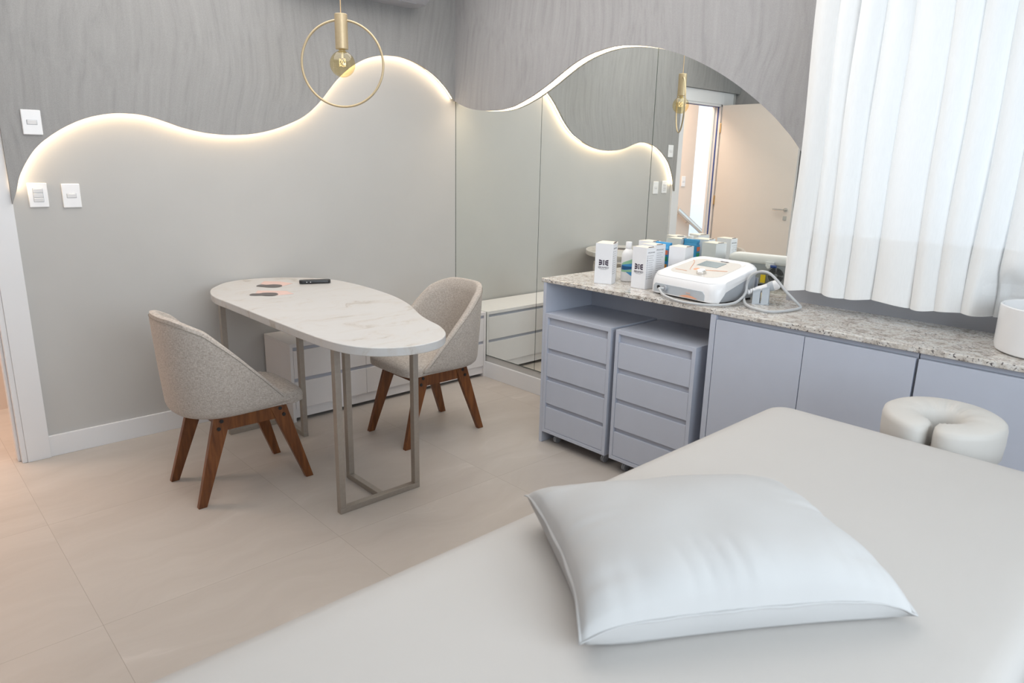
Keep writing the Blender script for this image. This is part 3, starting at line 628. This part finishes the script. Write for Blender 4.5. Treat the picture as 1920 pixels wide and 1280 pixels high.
# ================================================================ CURTAIN
ct = thing('sheer_curtain', 'white sheer curtain hanging in folds over the window, ending just above the worktop', 'curtain', (-.2, -3.7, 2.6))
edges = [-2.545, -2.640, -2.713, -2.805, -2.905, -3.045, -3.133, -3.225, -3.312, -3.42, -3.53, -3.62, -3.74, -3.83, -3.93, -4.05, -4.15, -4.26, -4.38, -4.47, -4.58, -4.70, -4.81, -4.90]
def curtain_row(z, dx=0.0, ntop=1.0):
    pts = []
    zz = (2.6 - z) / 1.625
    for k in range(len(edges) - 1):
        a, b = edges[k], edges[k + 1]; rnd = random.Random(k)
        amp = rnd.uniform(.022, .036) * (0.75 + .35 * zz); ov = rnd.uniform(.10, .26) * (b - a)
        n = 16
        for i in range(n):
            u = i / n
            # broad front lobe, quick return behind
            if u < .72: w_ = u / .72; x = -amp * (math.sin(w_ * PI) ** .55 if 0 < w_ < 1 else 0) * (0.8 + .3 * math.sin(w_ * PI)); y = a + (b - a + .0) * (w_ * 1.0) - ov * .0 + (-abs(ov)) * (w_ ** 4) * .35
            else: w_ = (u - .72) / .28; x = amp * 1.1 * math.sin(w_ * PI); y = b - abs(ov) * .35 * (1 - w_) + ov * .30 * math.sin(w_ * PI)
            wob = .006 * math.sin(z * 3.1 + k * 1.7) + .004 * math.sin(z * 7 + k)
            X = -.205 + x + dx + wob * .5
            press = max(0, min(1, (1.16 - z) / .09)) * max(0, min(1, (.30 - abs(y + 3.56)) / .09))
            press = press * press * (3 - 2 * press); X = X * (1 - press) + (-.118 + (X + .205) * .35) * press
            pts.append((X, y + wob, z))
    return pts
rows = []
NZ = 60
for j in range(NZ + 1):
    z = 2.60 - (2.60 - .972) * j / NZ; rows.append(curtain_row(z))
n = len(rows[0]); vs = [p for r in rows for p in r]
last = NZ
for i in range(n):     # hem edge a little uneven
    x, y, z = vs[last * n + i]; vs[last * n + i] = (x, y, z + .006 * math.sin(y * 23) + .05 * max(0, x + .19))
fs = [(j * n + i, j * n + i + 1, (j + 1) * n + i + 1, (j + 1) * n + i) for j in range(NZ) for i in range(n - 1)]
MB().add(vs, fs).build('fabric', mSheer, ct, smooth=True, angle=180)
rows = [[(x + .0025, y, z) for x, y, z in curtain_row(z)] for z in (1.222, 1.16, 1.10, 1.04, .978)]
vs = [p for r in rows for p in r]
fs = [(j * n + i, j * n + i + 1, (j + 1) * n + i + 1, (j + 1) * n + i) for j in range(len(rows) - 1) for i in range(n - 1)]
MB().add(vs, fs).build('hem', mSheer2, ct, smooth=True, angle=180)
MB().tube([(-.205, -2.50, 2.61), (-.205, -4.93, 2.61)], .012, 12).build('rail', mTrim, ct, smooth=True)

# ================================================================ BED, PILLOW, CRADLE
bd = thing('massage_table', 'long cream upholstered treatment table with a wooden frame in the foreground', 'treatment table', (-2.07, -3.40, 0))
BX0, BX1, BY0, BY1, BZ = -3.02, -1.115, -3.815, -2.995, .780
MB().rings([rr(BX0 + a, BX1 - a, BY0 + a, BY1 - a, r, z, 8) for a, r, z in ((.012, .05, .700), (.002, .06, .706), (.0, .06, .715), (.0, .06, .745), (.003, .06, .757), (.010, .055, .768), (.022, .05, .776), (.04, .04, .7795), (.08, .03, .780))]).build('cushion', mBed, bd, smooth=True, angle=60)
MB().box((BX0 + .03, BY0 + .012, .60), (BX1 - .03, BY0 + .037, .6995)).box((BX0 + .03, BY1 - .037, .60), (BX1 - .03, BY1 - .012, .6995)).box((BX0 + .03, BY0 + .037, .60), (BX0 + .055, BY1 - .037, .6995)).box((BX1 - .055, BY0 + .037, .60), (BX1 - .03, BY1 - .037, .6995)).build('frame', mWood, bd, bevel=.002)
for sx in (BX0 + .12, BX1 - .12):
    for sy in (BY0 + .06, BY1 - .06): MB().box((sx - .03, sy - .022, 0), (sx + .03, sy + .022, .66)).build('leg', mWood, bd, bevel=.004)
for xa in (BX0 + .12, BX1 - .14): MB().box((xa, BY0 + .05, .2), (xa + .02, BY1 - .05, .25)).build('stretcher', mWood, bd, bevel=.003)

def make_pillow():
    t = thing('pillow', 'plump white cotton pillow lying askew on the treatment table', 'pillow', (-2.107, -3.354, .782), rot=math.atan2(-.294, .46))
    LX, LY_ = .273, .2035; nx, ny = 90, 68; top = []; bot = []
    for j in range(ny + 1):
        for i in range(nx + 1):
            u = -1 + 2 * i / nx; v = -1 + 2 * j / ny
            ex = 1 - .075 * (1 - v * v) * abs(u) ** 3 * 1.0; ey = 1 - .085 * (1 - u * u) * abs(v) ** 3
            x = u * LX * ex; y = v * LY_ * ey
            fu = max(0, 1 - abs(u) ** 2.6); fv = max(0, 1 - abs(v) ** 2.4); h = (fu * fv) ** .43
            # puckers running in from the seams
            e1 = max(0, abs(v) - .45) / .55; e2 = max(0, abs(u) - .5) / .5
            wr = (math.sin(x * 95 + 3 * math.sin(x * 31)) * .5 + math.sin(x * 47 + 1.3)) * .0022 * e1 * (h ** .5) * (1 if v < 0 else .5)
            wr += .0034 * abs(math.sin(x * 62 + 2.2 * math.sin(x * 23 + 1) + 2.0 * v)) ** .6 * max(0, min(1, (-v - .40) / .40)) * (.4 + .6 * h)
            wr += (math.sin(y * 105 + 2 * math.sin(y * 40)) * .5 + math.sin(y * 52)) * .0032 * e2 * (h ** .5)
            wr += .005 * mnoise.noise(Vector((x * 9, y * 9, 3.1))) * h
            corner = (abs(u) * abs(v)) ** 6
            lift = .012 + .030 * min(1, (1 - corner) * 1.0) + .030 * (max(0, -u) ** 4) * (max(0, v) ** 3) + .012 * (max(0, -u) ** 3) * (1 - h)
            top.append((x, y, lift + h * .086 + wr)); bot.append((x, y, lift - min((fu * fv) ** .40 * .11, lift) + .0002))
    n = nx + 1; K = len(top); vs = top + bot; fs = []
    for j in range(ny):
        for i in range(nx):
            a = j * n + i; fs.append((a, a + 1, a + n + 1, a + n)); fs.append((K + a, K + a + n, K + a + n + 1, K + a + 1))
    MB().add(vs, fs).build('pillow_case', mCotton, t, smooth=True, angle=180, world=False)
    # raised seam all round
    loop = [top[i] for i in range(nx + 1)] + [top[j * n + nx] for j in range(1, ny + 1)] + [top[ny * n + i] for i in range(nx - 1, -1, -1)] + [top[j * n] for j in range(ny - 1, 0, -1)]
    cc = Vector((0, 0, 0)); rings = []
    for k, p in enumerate(loop):
        p = Vector(p); o = Vector((p.x, p.y, 0)).normalized(); w_ = .0045 + .001 * math.sin(k * .37)
        rings.append([p + o * -.003 + Vector((0, 0, .0018)), p + o * w_ + Vector((0, 0, .0014)), p + o * w_ + Vector((0, 0, -.0008)), p + o * -.003 + Vector((0, 0, -.0012))])
    MB().rings(rings, closed=True).build('seam', mCotton, t, smooth=True, angle=180, world=False)
make_pillow()

hd = thing('face_cradle', 'cream horseshoe face cradle cushion at the far end of the treatment table', 'face cradle', (-.95, -3.41, .70))
rings = []; NS = 80
for i in range(NS + 1):
    a = PI + .075 + (2 * PI - .15) * i / NS     # opening faces the table (-x)
    ux, uy = math.cos(a), math.sin(a); c = Vector((-.955 + .090 * ux, -3.412 + .092 * uy, .705)); nrm = Vector((ux / .095, uy / .10, 0)).normalized()
    endf = min(1, min(i, NS - i) / 5.0); k = (1 - (1 - endf) ** 2) ** .5; k = .35 + .65 * k
    wi, wo = .052 * k, .060 * k; h = .112; ring = []
    wr = (.0030 * math.sin(a * 46) + .002 * math.sin(a * 71)) * (0.35 + .65 * max(0, math.cos(a)))
    tilt = .006 * math.cos(a)
    for r_, z in ((-wi + .014, .0), (-wi, .014), (-wi, h * .55), (-wi + .006, h - .016), (-wi + .022, h - .004 + wr), (-.012, h + .002 + wr), (.012, h + .002 + wr), (wo - .012, h - .001), (wo - .002, h - .007), (wo + .001, h - .020), (wo + .001, h * .5), (wo - .002, .016), (wo - .014, .0)):
        ring.append(c + nrm * r_ + Vector((0, 0, z * (.86 + .14 * k) + tilt)))
    rings.append(ring)
MB().rings(rings).build('horseshoe_cushion', mCream, hd, smooth=True, angle=80)
MB().box((-1.10, -3.46, .678), (-.86, -3.36, .7045)).build('support_board', mWood, hd, bevel=.004)
MB().box((-1.1135, -3.44, .655), (-1.06, -3.38, .6775)).build('bracket', mPlast, hd, bevel=.003)

# ================================================================ BASIN
bs = thing('wash_basin', 'round white ceramic vessel basin on the granite worktop at the right edge', 'basin', (-.309, -3.528, .901))
c0 = (-.309, -3.528, .901)
MB().lathe([(.02, 0), (.150, 0), (.160, .006), (.164, .022), (.165, .145), (.1645, .152), (.161, .155), (.157, .152), (.155, .145), (.150, .05), (.13, .025), (.03, .018), (.0, .018)], c0, 72, cap=False).build('bowl', mCer, bs, smooth=True)
MB().lathe([(.0, .022), (.02, .022), (.022, .018)], c0, 24, cap=False).build('drain', mChrome, bs, smooth=True)

# ================================================================ CARTONS ON THE WORKTOP
def logo(parent, o, xd, s):
    """winged letter mark: three tapering bars each side of a bold I"""
    yd = Vector((0, 0, 1)); xd = Vector(xd).normalized(); nrm = xd.cross(yd); o = Vector(o)
    def P(a, b): return o + xd * (a * s) + yd * (b * s * .66) + nrm * .0004
    m = MB()
    def poly(pts): m.add([P(*p) for p in pts] + [P(*p) - nrm * .0003 for p in pts], [tuple(range(len(pts)))])
    poly([(-.10, -.42), (.10, -.42), (.10, -.30), (.055, -.30), (.055, .30), (.10, .30), (.10, .42), (-.10, .42), (-.10, .30), (-.055, .30), (-.055, -.30), (-.10, -.30)])
    for sg in (-1, 1):
        for (a0, a1, b0, b1) in ((.50, .25, .36, .15), (.14, -.14, .11, -.11), (-.25, -.50, -.15, -.36)):
            pts = [(sg * .15, b0 * .75), (sg * .32, (b0 * .45 + a0 * .55)), (sg * .55, a0), (sg * .55, a1), (sg * .32, (b1 * .45 + a1 * .55)), (sg * .15, b1 * .75)]
            poly(pts if sg > 0 else pts[::-1])
    me = m.build('printed_mark', mInk, parent)
    return me
def carton(label, cx, cy, rot, wx, wy, h, z=.9005, front=None, side=True, boxed=True, tint=None):
    """wy is the width of the face turned to -x local, wx the depth"""
    t = thing('carton', label, 'carton', (cx, cy, z), 'white device accessory cartons on the worktop')
    Rm = Matrix.Rotation(rot, 3, 'Z'); o = Vector((cx, cy, z))
    def W_(x, y, zz): return o + Rm @ Vector((x, y, zz))
    TM = TR((cx, cy, z), rot)
    MB().box((-wx / 2, -wy / 2, 0), (wx / 2, wy / 2, h), 0, TM).build('box', mCard, t, bevel=.0008)
    MB().box((-wx / 2 + .001, -wy / 2 + .001, h), (wx / 2 - .001, wy / 2 - .001, h + .0012), 0, TM @ TR((0, 0, 0), 0, .012)).build('lid_flap', mCardIn, t)
    MB().box((-wx * .25, -wy / 2 + .0005, h + .0004), (wx * .25, -wy / 2 + .006, h + .003), 0, TM).build('thumb_notch', mInk, t)
    fx = Rm @ Vector((0, -1, 0)); sx = Rm @ Vector((1, 0, 0))       # reading direction on the front (-x) and on the side (-y)
    if front == 'mark':
        logo(t, W_(-wx / 2 - .0001, 0, h * .53), fx, .044)
        text('IBRAMED', 'brand_lettering', mInk, t, .0135, frame_mtx(W_(-wx / 2 - .0003, 0, h * .405), fx, (0, 0, 1)), bold=.0)
        MB().box((-wx / 2 - .0004, -.021, h * .372), (-wx / 2, .021, h * .376), 0, TM).box((-wx / 2 - .0004, -.015, h * .352), (-wx / 2, .015, h * .358), 0, TM).build('small_print', mInkG, t)
    if front == 'dipro':
        text('Dipro', 'brand_lettering', mInk, t, .016, frame_mtx(W_(-wx / 2 - .0003, 0.012, h * .42), fx, (0, 0, 1)), bold=.0)
        MB().box((-wx / 2 - .0004, -.015, h * .52), (-wx / 2, .036, h * .524), 0, TM).box((-wx / 2 - .0004, -.028, h * .49), (-wx / 2, .036, h * .494), 0, TM).build('small_print', mInkG, t)
    if side:
        text('APLICADORES', 'list_heading', mInkG, t, .0085, frame_mtx(W_(0, -wy / 2 - .0003, h * .88), sx, (0, 0, 1)), xs=.95)
        m = MB(); bxs = MB()
        for k in range(11):
            zz = h * (.80 - k * .054); L_ = wx * random.Random(k).uniform(.40, .56)
            m.box((-wx * .26, -wy / 2 - .0003, zz - .0006), (-wx * .26 + L_, -wy / 2, zz + .0009), 0, TM)
            for (a, b, c, d) in ((-wx * .42, -wx * .34, zz - .0035, zz - .0027), (-wx * .42, -wx * .34, zz + .0027, zz + .0035), (-wx * .42, -wx * .405, zz - .0035, zz + .0035), (-wx * .355, -wx * .34, zz - .0035, zz + .0035)):
                bxs.box((a, -wy / 2 - .0003, c), (b, -wy / 2, d), 0, TM)
            if k == 2: bxs.box((-wx * .42, -wy / 2 - .0004, zz - .0035), (-wx * .34, -wy / 2, zz + .0035), 0, TM)
        m.build('list_print', mInkG, t)
        if boxed: bxs.build('tick_boxes', mInkG, t)
    return t
carton('white carton with a dark winged logo standing at the left front of the group', -.4045, -1.7115, math.atan2(.029, .067), .073, .089, .199, front='mark')
carton('white carton with a list on its side, behind the bottle and the leftmost logo carton', -.298, -1.632, math.atan2(.029, .067), .080, .085, .190, boxed=False)
carton('white carton with a dark winged logo beside the device, nearer the viewer than the other', -.366, -1.914, math.atan2(-.002, .07), .070, .085, .198, front='mark')
carton('white carton with a side list, half hidden behind the logo carton nearest the device', -.222, -1.860, -.10, .082, .090, .197, boxed=False)
carton('white carton without a list at the mirror, behind the blue pouch', -.118, -1.762, -.05, .075, .085, .198, side=False)
carton('white carton lettered low on its front, between the blue pouch and the device', -.142, -1.972, .10, .088, .088, .192, front='dipro', side=False)
# bottle
bt = thing('lotion_bottle', 'white lotion bottle with a blue and green leaf label between two cartons', 'bottle', (-.268, -1.744, .9005))
BC = (-.268, -1.744, .9005)
MB().lathe([(.0, .0), (.029, .0), (.033, .004), (.033, .125), (.031, .140), (.025, .154), (.016, .163), (.013, .166), (.013, .172), (.0, .172)], BC, 40, cap=False).build('bottle_body', mPlast, bt, smooth=True)
MB().lathe([(.0, .168), (.0155, .168), (.0155, .198), (.0145, .200), (.0, .200)], BC, 32, cap=False).build('cap', mPlast, bt, smooth=True, bevel=.0006)
fdir = math.atan2(-3.937 + 1.744, -3.118 + .268)      # towards the room
def wrap(name, fn, m, r=.0333):
    """patch on the cylinder between angles; fn(t) gives z0,z1 for t in 0..1"""
    vs = []; K = 24
    for i in range(K + 1):
        t_ = i / K; a = fdir - 1.15 + 2.3 * t_; z0, z1 = fn(t_)
        for zz in (z0, z1): vs.append((BC[0] + r * math.cos(a), BC[1] + r * math.sin(a), BC[2] + zz))
    MB().add(vs, [(2 * i, 2 * i + 1, 2 * i + 3, 2 * i + 2) for i in range(K)]).build(name, m, bt, smooth=True)
wrap('label_green', lambda t: (.050 + .0, .085 + .035 * t ** .6), mGreenP, .0332)
wrap('label_blue', lambda t: (.078 - .058 * t ** .8, .080 + .016 * t ** .5), mBlue, .0334)
wrap('label_green_band', lambda t: (.052 - .002 * t, .058 + .008 * t), mGreenP, .0336)
wrap('label_navy', lambda t: (.060 + .008 * t, .083 - .008 * t), mBlueDk, .0337)
# blue pouch
bp = thing('blue_pouch', 'slim blue pack with red, green and orange squares behind the cartons', 'pack', (-.115, -1.850, .9005))
MB().rings([[(-.118 + a * sx_, -1.850 + b * sy_, .9005 + z) for sx_, sy_ in ((-1, -1), (1, -1), (1, 1), (-1, 1))] for a, b, z in ((.020, .042, 0), (.020, .041, .10), (.018, .040, .170), (.014, .038, .178), (.010, .044, .190), (.006, .046, .200))]).build('pouch', mBluePk, bp, bevel=.002)
for k, (m_, zz) in enumerate(((mRedP, .150), (mGreenD, .118), (mOrange, .080))):
    MB().box((-.1395, -1.889, .9005 + zz - .010), (-.128, -1.866, .9005 + zz + .012)).box((-.131, -1.8925, .9005 + zz - .010), (-.108, -1.885, .9005 + zz + .012)).build('icon', m_, bp)

# ================================================================ ULTRASOUND DEVICE
dv = thing('ultrasound_device', 'white and grey desktop therapy unit with a screen and silver knob', 'therapy device', (-.30, -2.19, .9005))
D0 = Vector((-.436, -1.998, .9005)); dy = Vector((-.047, -.385, 0)).normalized(); dx_ = Vector((-dy.y, dy.x, 0))
if dx_.x < 0: dx_ = -dx_
DW, DD = .402, .318
def DL(u, v, z): return D0 + dx_ * u + dy * v + Vector((0, 0, z))
def dring(inset, zf, zb, r=.055, n=8, xb=0.0, bulge=.010, zs=None):
    pts = rr(inset, DD - inset - xb, inset, DW - inset, r, 0, n); out = []
    for (u, v, _) in pts:
        vv = v; uu = u
        s = math.sin(PI * max(0, min(1, v / DW))); uu = u - bulge * s if u < DD / 2 else u + bulge * s
        tp = max(0, u) / DD; vv = vv + (DW * .5 - vv) * .10 * tp
        out.append(DL(uu, vv, (zf + (zb - zf) * tp) if zs is None else zf + (zb - zf) * min(1, max(0, (u - .025) / .085)) ** .8))
    return out
MB().rings([dring(.012, .008, .008), dring(.006, .013, .013), dring(.003, .04, .095), dring(.004, .06, .135), dring(.012, .085, .145)]).build('lower_housing', mPlastG, dv, smooth=True, angle=60)
MB().rings([dring(.004, .010, .112, zs=1), dring(.0, .008, .113, zs=1), dring(.0, .040, .125, zs=1), dring(.002, .062, .138, zs=1), dring(.010, .082, .153), dring(.022, .093, .163), dring(.036, .098, .167), dring(.044, .096, .165, .05), dring(.050, .0935, .1625, .05)]).build('upper_shell', mPlast, dv, smooth=True, angle=80)
MB().rings([dring(.056, .092, .161, .05, bulge=.006), dring(.056, .0945, .1635, .05, bulge=.006)]).build('control_face', mFace, dv, smooth=True, angle=30)
def DT(u, v, e=0.0): return DL(u, v, .0947 + e + (.1637 - .0947) * u / DD)
def dquad(name, u0, u1, v0, v1, m_, e=.0006):
    MB().add([DT(u0, v0, e), DT(u1, v0, e), DT(u1, v1, e), DT(u0, v1, e)] + [DT(u0, v0, -.001), DT(u1, v0, -.001), DT(u1, v1, -.001), DT(u0, v1, -.001)], [(0, 1, 2, 3), (0, 1, 5, 4), (1, 2, 6, 5), (2, 3, 7, 6), (3, 0, 4, 7)]).build(name, m_, dv)
dquad('screen', .172, .240, .135, .250, mScreen)
slope = math.atan2(.069, DD)
tdir = dx_ * math.cos(slope) + Vector((0, 0, math.sin(slope)))
logo_o = DT(.258, .225, .0012)
text('IBRAMED', 'brand_lettering', mInk, dv, .011, frame_mtx(logo_o, dy, tdir), bold=.0002)
text('ultrasound therapy', 'small_print', mInkO, dv, .009, frame_mtx(DT(.085, .12, .0012), dy, tdir))
kn = MB(); kt = frame_mtx(DT(.085, .235, 0), dy, tdir)
kn.lathe([(.021, 0), (.022, .003), (.021, .013), (.018, .016), (.0, .016)], n=32, T=kt, cap=False); kn.build('knob', mChrome, dv, smooth=True)
cv = [DT(.225 - .12 * math.sin(t * PI * .5) ** 1.2 + .03 * math.sin(t * PI), .07 + .085 * t + .0 * t, .001) for t in [i / 12 for i in range(13)]]
MB().tube(cv, .0012, 6).build('orange_curve', mInkO, dv)
cv = [DT(.12 + .03 * t, .20 + .125 * t, .001) for t in [i / 8 for i in range(9)]]
MB().tube(cv, .0012, 6).build('orange_curve', mInkO, dv)
MB().lathe([(.0, 0.001), (.013, 0.001), (.015, 0)], T=frame_mtx(DT(.125, .175, 0), dy, tdir), n=24, cap=False).build('orange_button', mInkO, dv, smooth=True)
# recessed front plate
fp = []
for (v, z) in ((.040, .012), (.335, .012), (.335, .038), (.322, .052), (.052, .052), (.040, .040)): fp.append((v, z))
def FR(v, z, e): s = math.sin(PI * v / DW); return DL(-.010 * s - e, v, z)
MB().rings([[FR(v, z, -.004) for v, z in fp], [FR(v, z, .0012) for v, z in fp]]).build('front_plate', mPlastM, dv, bevel=.001)
MB().tube([FR(.072, .035, -.002), FR(.072, .035, .003)], .008, 18).build('jack', mBlack, dv, smooth=True)
MB().tube([FR(.115, .035, 0), FR(.115, .035, .012)], .0125, 18).build('socket', mPlastG, dv, smooth=True)
text('Sonic', 'front_lettering', mInkO, dv, .011, frame_mtx(FR(.250, .034, .002), dy, (0, 0, 1)))
MB().rings([[FR(v, z, e) for v, z in [(.20 + .05 * i, .0135 + .011 * math.sin(PI * i / 2.0)) for i in [k / 6 for k in range(13)]]] for e in (.0, .0016)]).build('orange_wave', mInkO, dv)
# rear: fan, label, bracket, plug (seen in the mirror)
def RB(v, z, e): return DL(DD + .006 + e, v, z)
ft = frame_mtx(RB(.285, .062, 0), -dy, (0, 0, 1))
fan = MB()
for r_ in (.012, .018, .024, .030, .036):
    for q in range(4): fan.tube([ft @ Vector((r_ * math.cos(a), r_ * math.sin(a), 0)) for a in [PI / 2 * q + .12 + (PI / 2 - .24) * k / 8 for k in range(9)]], .0016, 6)
fan.build('fan_grille', mBlack, dv, smooth=True)
MB().box((-.001, -.012, -.02), (.006, .012, .02), 0, TR(RB(.225, .04, 0), math.atan2(dx_.y, dx_.x))).build('warning_label', mYellow, dv)
MB().box((-.001, -.02, -.012), (.014, .02, .012), 0, TR(RB(.255, .115, 0), math.atan2(dx_.y, dx_.x))).build('rear_bracket', mPlast, dv, bevel=.001)
MB().tube([RB(.255, .105, 0), RB(.255, .105, .03)], .009, 14).build('gel_port', mPlast, dv, smooth=True)
MB().tube([RB(.290, .107, .018), RB(.262, .107, .018)], .007, 14).build('port_plug', mNavyP, dv, smooth=True)
MB().box((-.001, -.012, -.03), (.005, .012, .02), 0, TR(RB(.350, .072, 0), math.atan2(dx_.y, dx_.x))).build('cable_slot', mGroove, dv)
for u in (.05, DD - .05):
    for v in (.04, DW - .04): MB().lathe([(.010, 0), (.010, .012)], DL(u, v, 0), 14).build('foot', mBlack, dv)
# handpiece with its cable
hp = thing('handpiece', 'white ultrasound handpiece with a looping grey cable, beside the device', 'handpiece', (-.15, -2.42, .9005))
cable = [tuple(FR(.115, .035, .012)), tuple(FR(.105, .035, .030)), (-.490, -2.105, .930), (-.512, -2.135, .918), (-.535, -2.185, .912), (-.548, -2.24, .908), (-.553, -2.30, .908), (-.535, -2.365, .909), (-.490, -2.415, .910), (-.420, -2.438, .914), (-.352, -2.436, .930), (-.310, -2.428, .950), (-.300, -2.424, .985), (-.298, -2.440, 1.022), (-.297, -2.477, 1.043), (-.297, -2.519, 1.041), (-.298, -2.561, 1.013), (-.300, -2.603, .975), (-.280, -2.640, .936), (-.262, -2.655, .914), (-.278, -2.655, .908), (-.330, -2.650, .9075), (-.389, -2.637, .9075), (-.440, -2.606, .9075), (-.432, -2.535, .909), (-.395, -2.480, .912), (-.350, -2.444, .920), (-.320, -2.425, .930), (-.305, -2.420, .938), (-.290, -2.425, .944)]
CB = catmull([Vector(p) for p in cable], 6)
MB().tube(CB, .0058, 12).build('cable', mTape, hp, smooth=True)
ax0, ax1 = Vector((-.290, -2.425, .944)), Vector((-.238, -2.545, .993)); ad = (ax1 - ax0)
MB().tube([ax0 + ad * t for t in (0, .04, .08, .12, .16, .20, .24)], [.009, .012, .0095, .013, .0105, .0135, .012], 16).build('strain_relief', mPlast, hp, smooth=True)
MB().tube([ax0 + ad * t for t in (.22, .26, .34, .5, .62, .75, .86, .95, 1.0)], [.010, .014, .0155, .0155, .017, .021, .022, .018, .008], 20).build('handle', mPlast, hp, smooth=True)
MB().tube([ax0 + ad * t + Vector((0, 0, 0)) for t in (.62, .66, .76, .80)], [.0172, .0195, .0222, .0218], 20).build('grip_band', mPlastM, hp, smooth=True)
cr = thing('handpiece_holder', 'grey plastic cradle under the white handpiece on the granite', 'holder', (-.2, -2.43, .9005))
pa = ax0 + ad * .30; sd = ad.cross(Vector((0, 0, 1))).normalized()
for t_ in (.30, .58):
    p = ax0 + ad * t_; u1 = ad.normalized() * .016
    for sg in (-1, 1):
        R = []
        for (o_, z) in ((.030, .9008), (.026, .915), (.0185, p.z - .006), (.0195, p.z + .004)):
            c = Vector((p.x, p.y, z)) + sd * o_ * sg; R.append([c - u1 - sd * .002 * sg, c + u1 - sd * .002 * sg, c + u1 + sd * .003 * sg, c - u1 + sd * .003 * sg])
        MB().rings(R).build('holder_arm', mPlastM, cr, bevel=.001)
MB().rings([[Vector((p.x, p.y, z)) for p in (ax0 + ad * .2 - sd * .032, ax0 + ad * .72 - sd * .032, ax0 + ad * .72 + sd * .032, ax0 + ad * .2 + sd * .032)] for z in (.9003, .9050)]).build('holder_base', mPlastM, cr, bevel=.001)
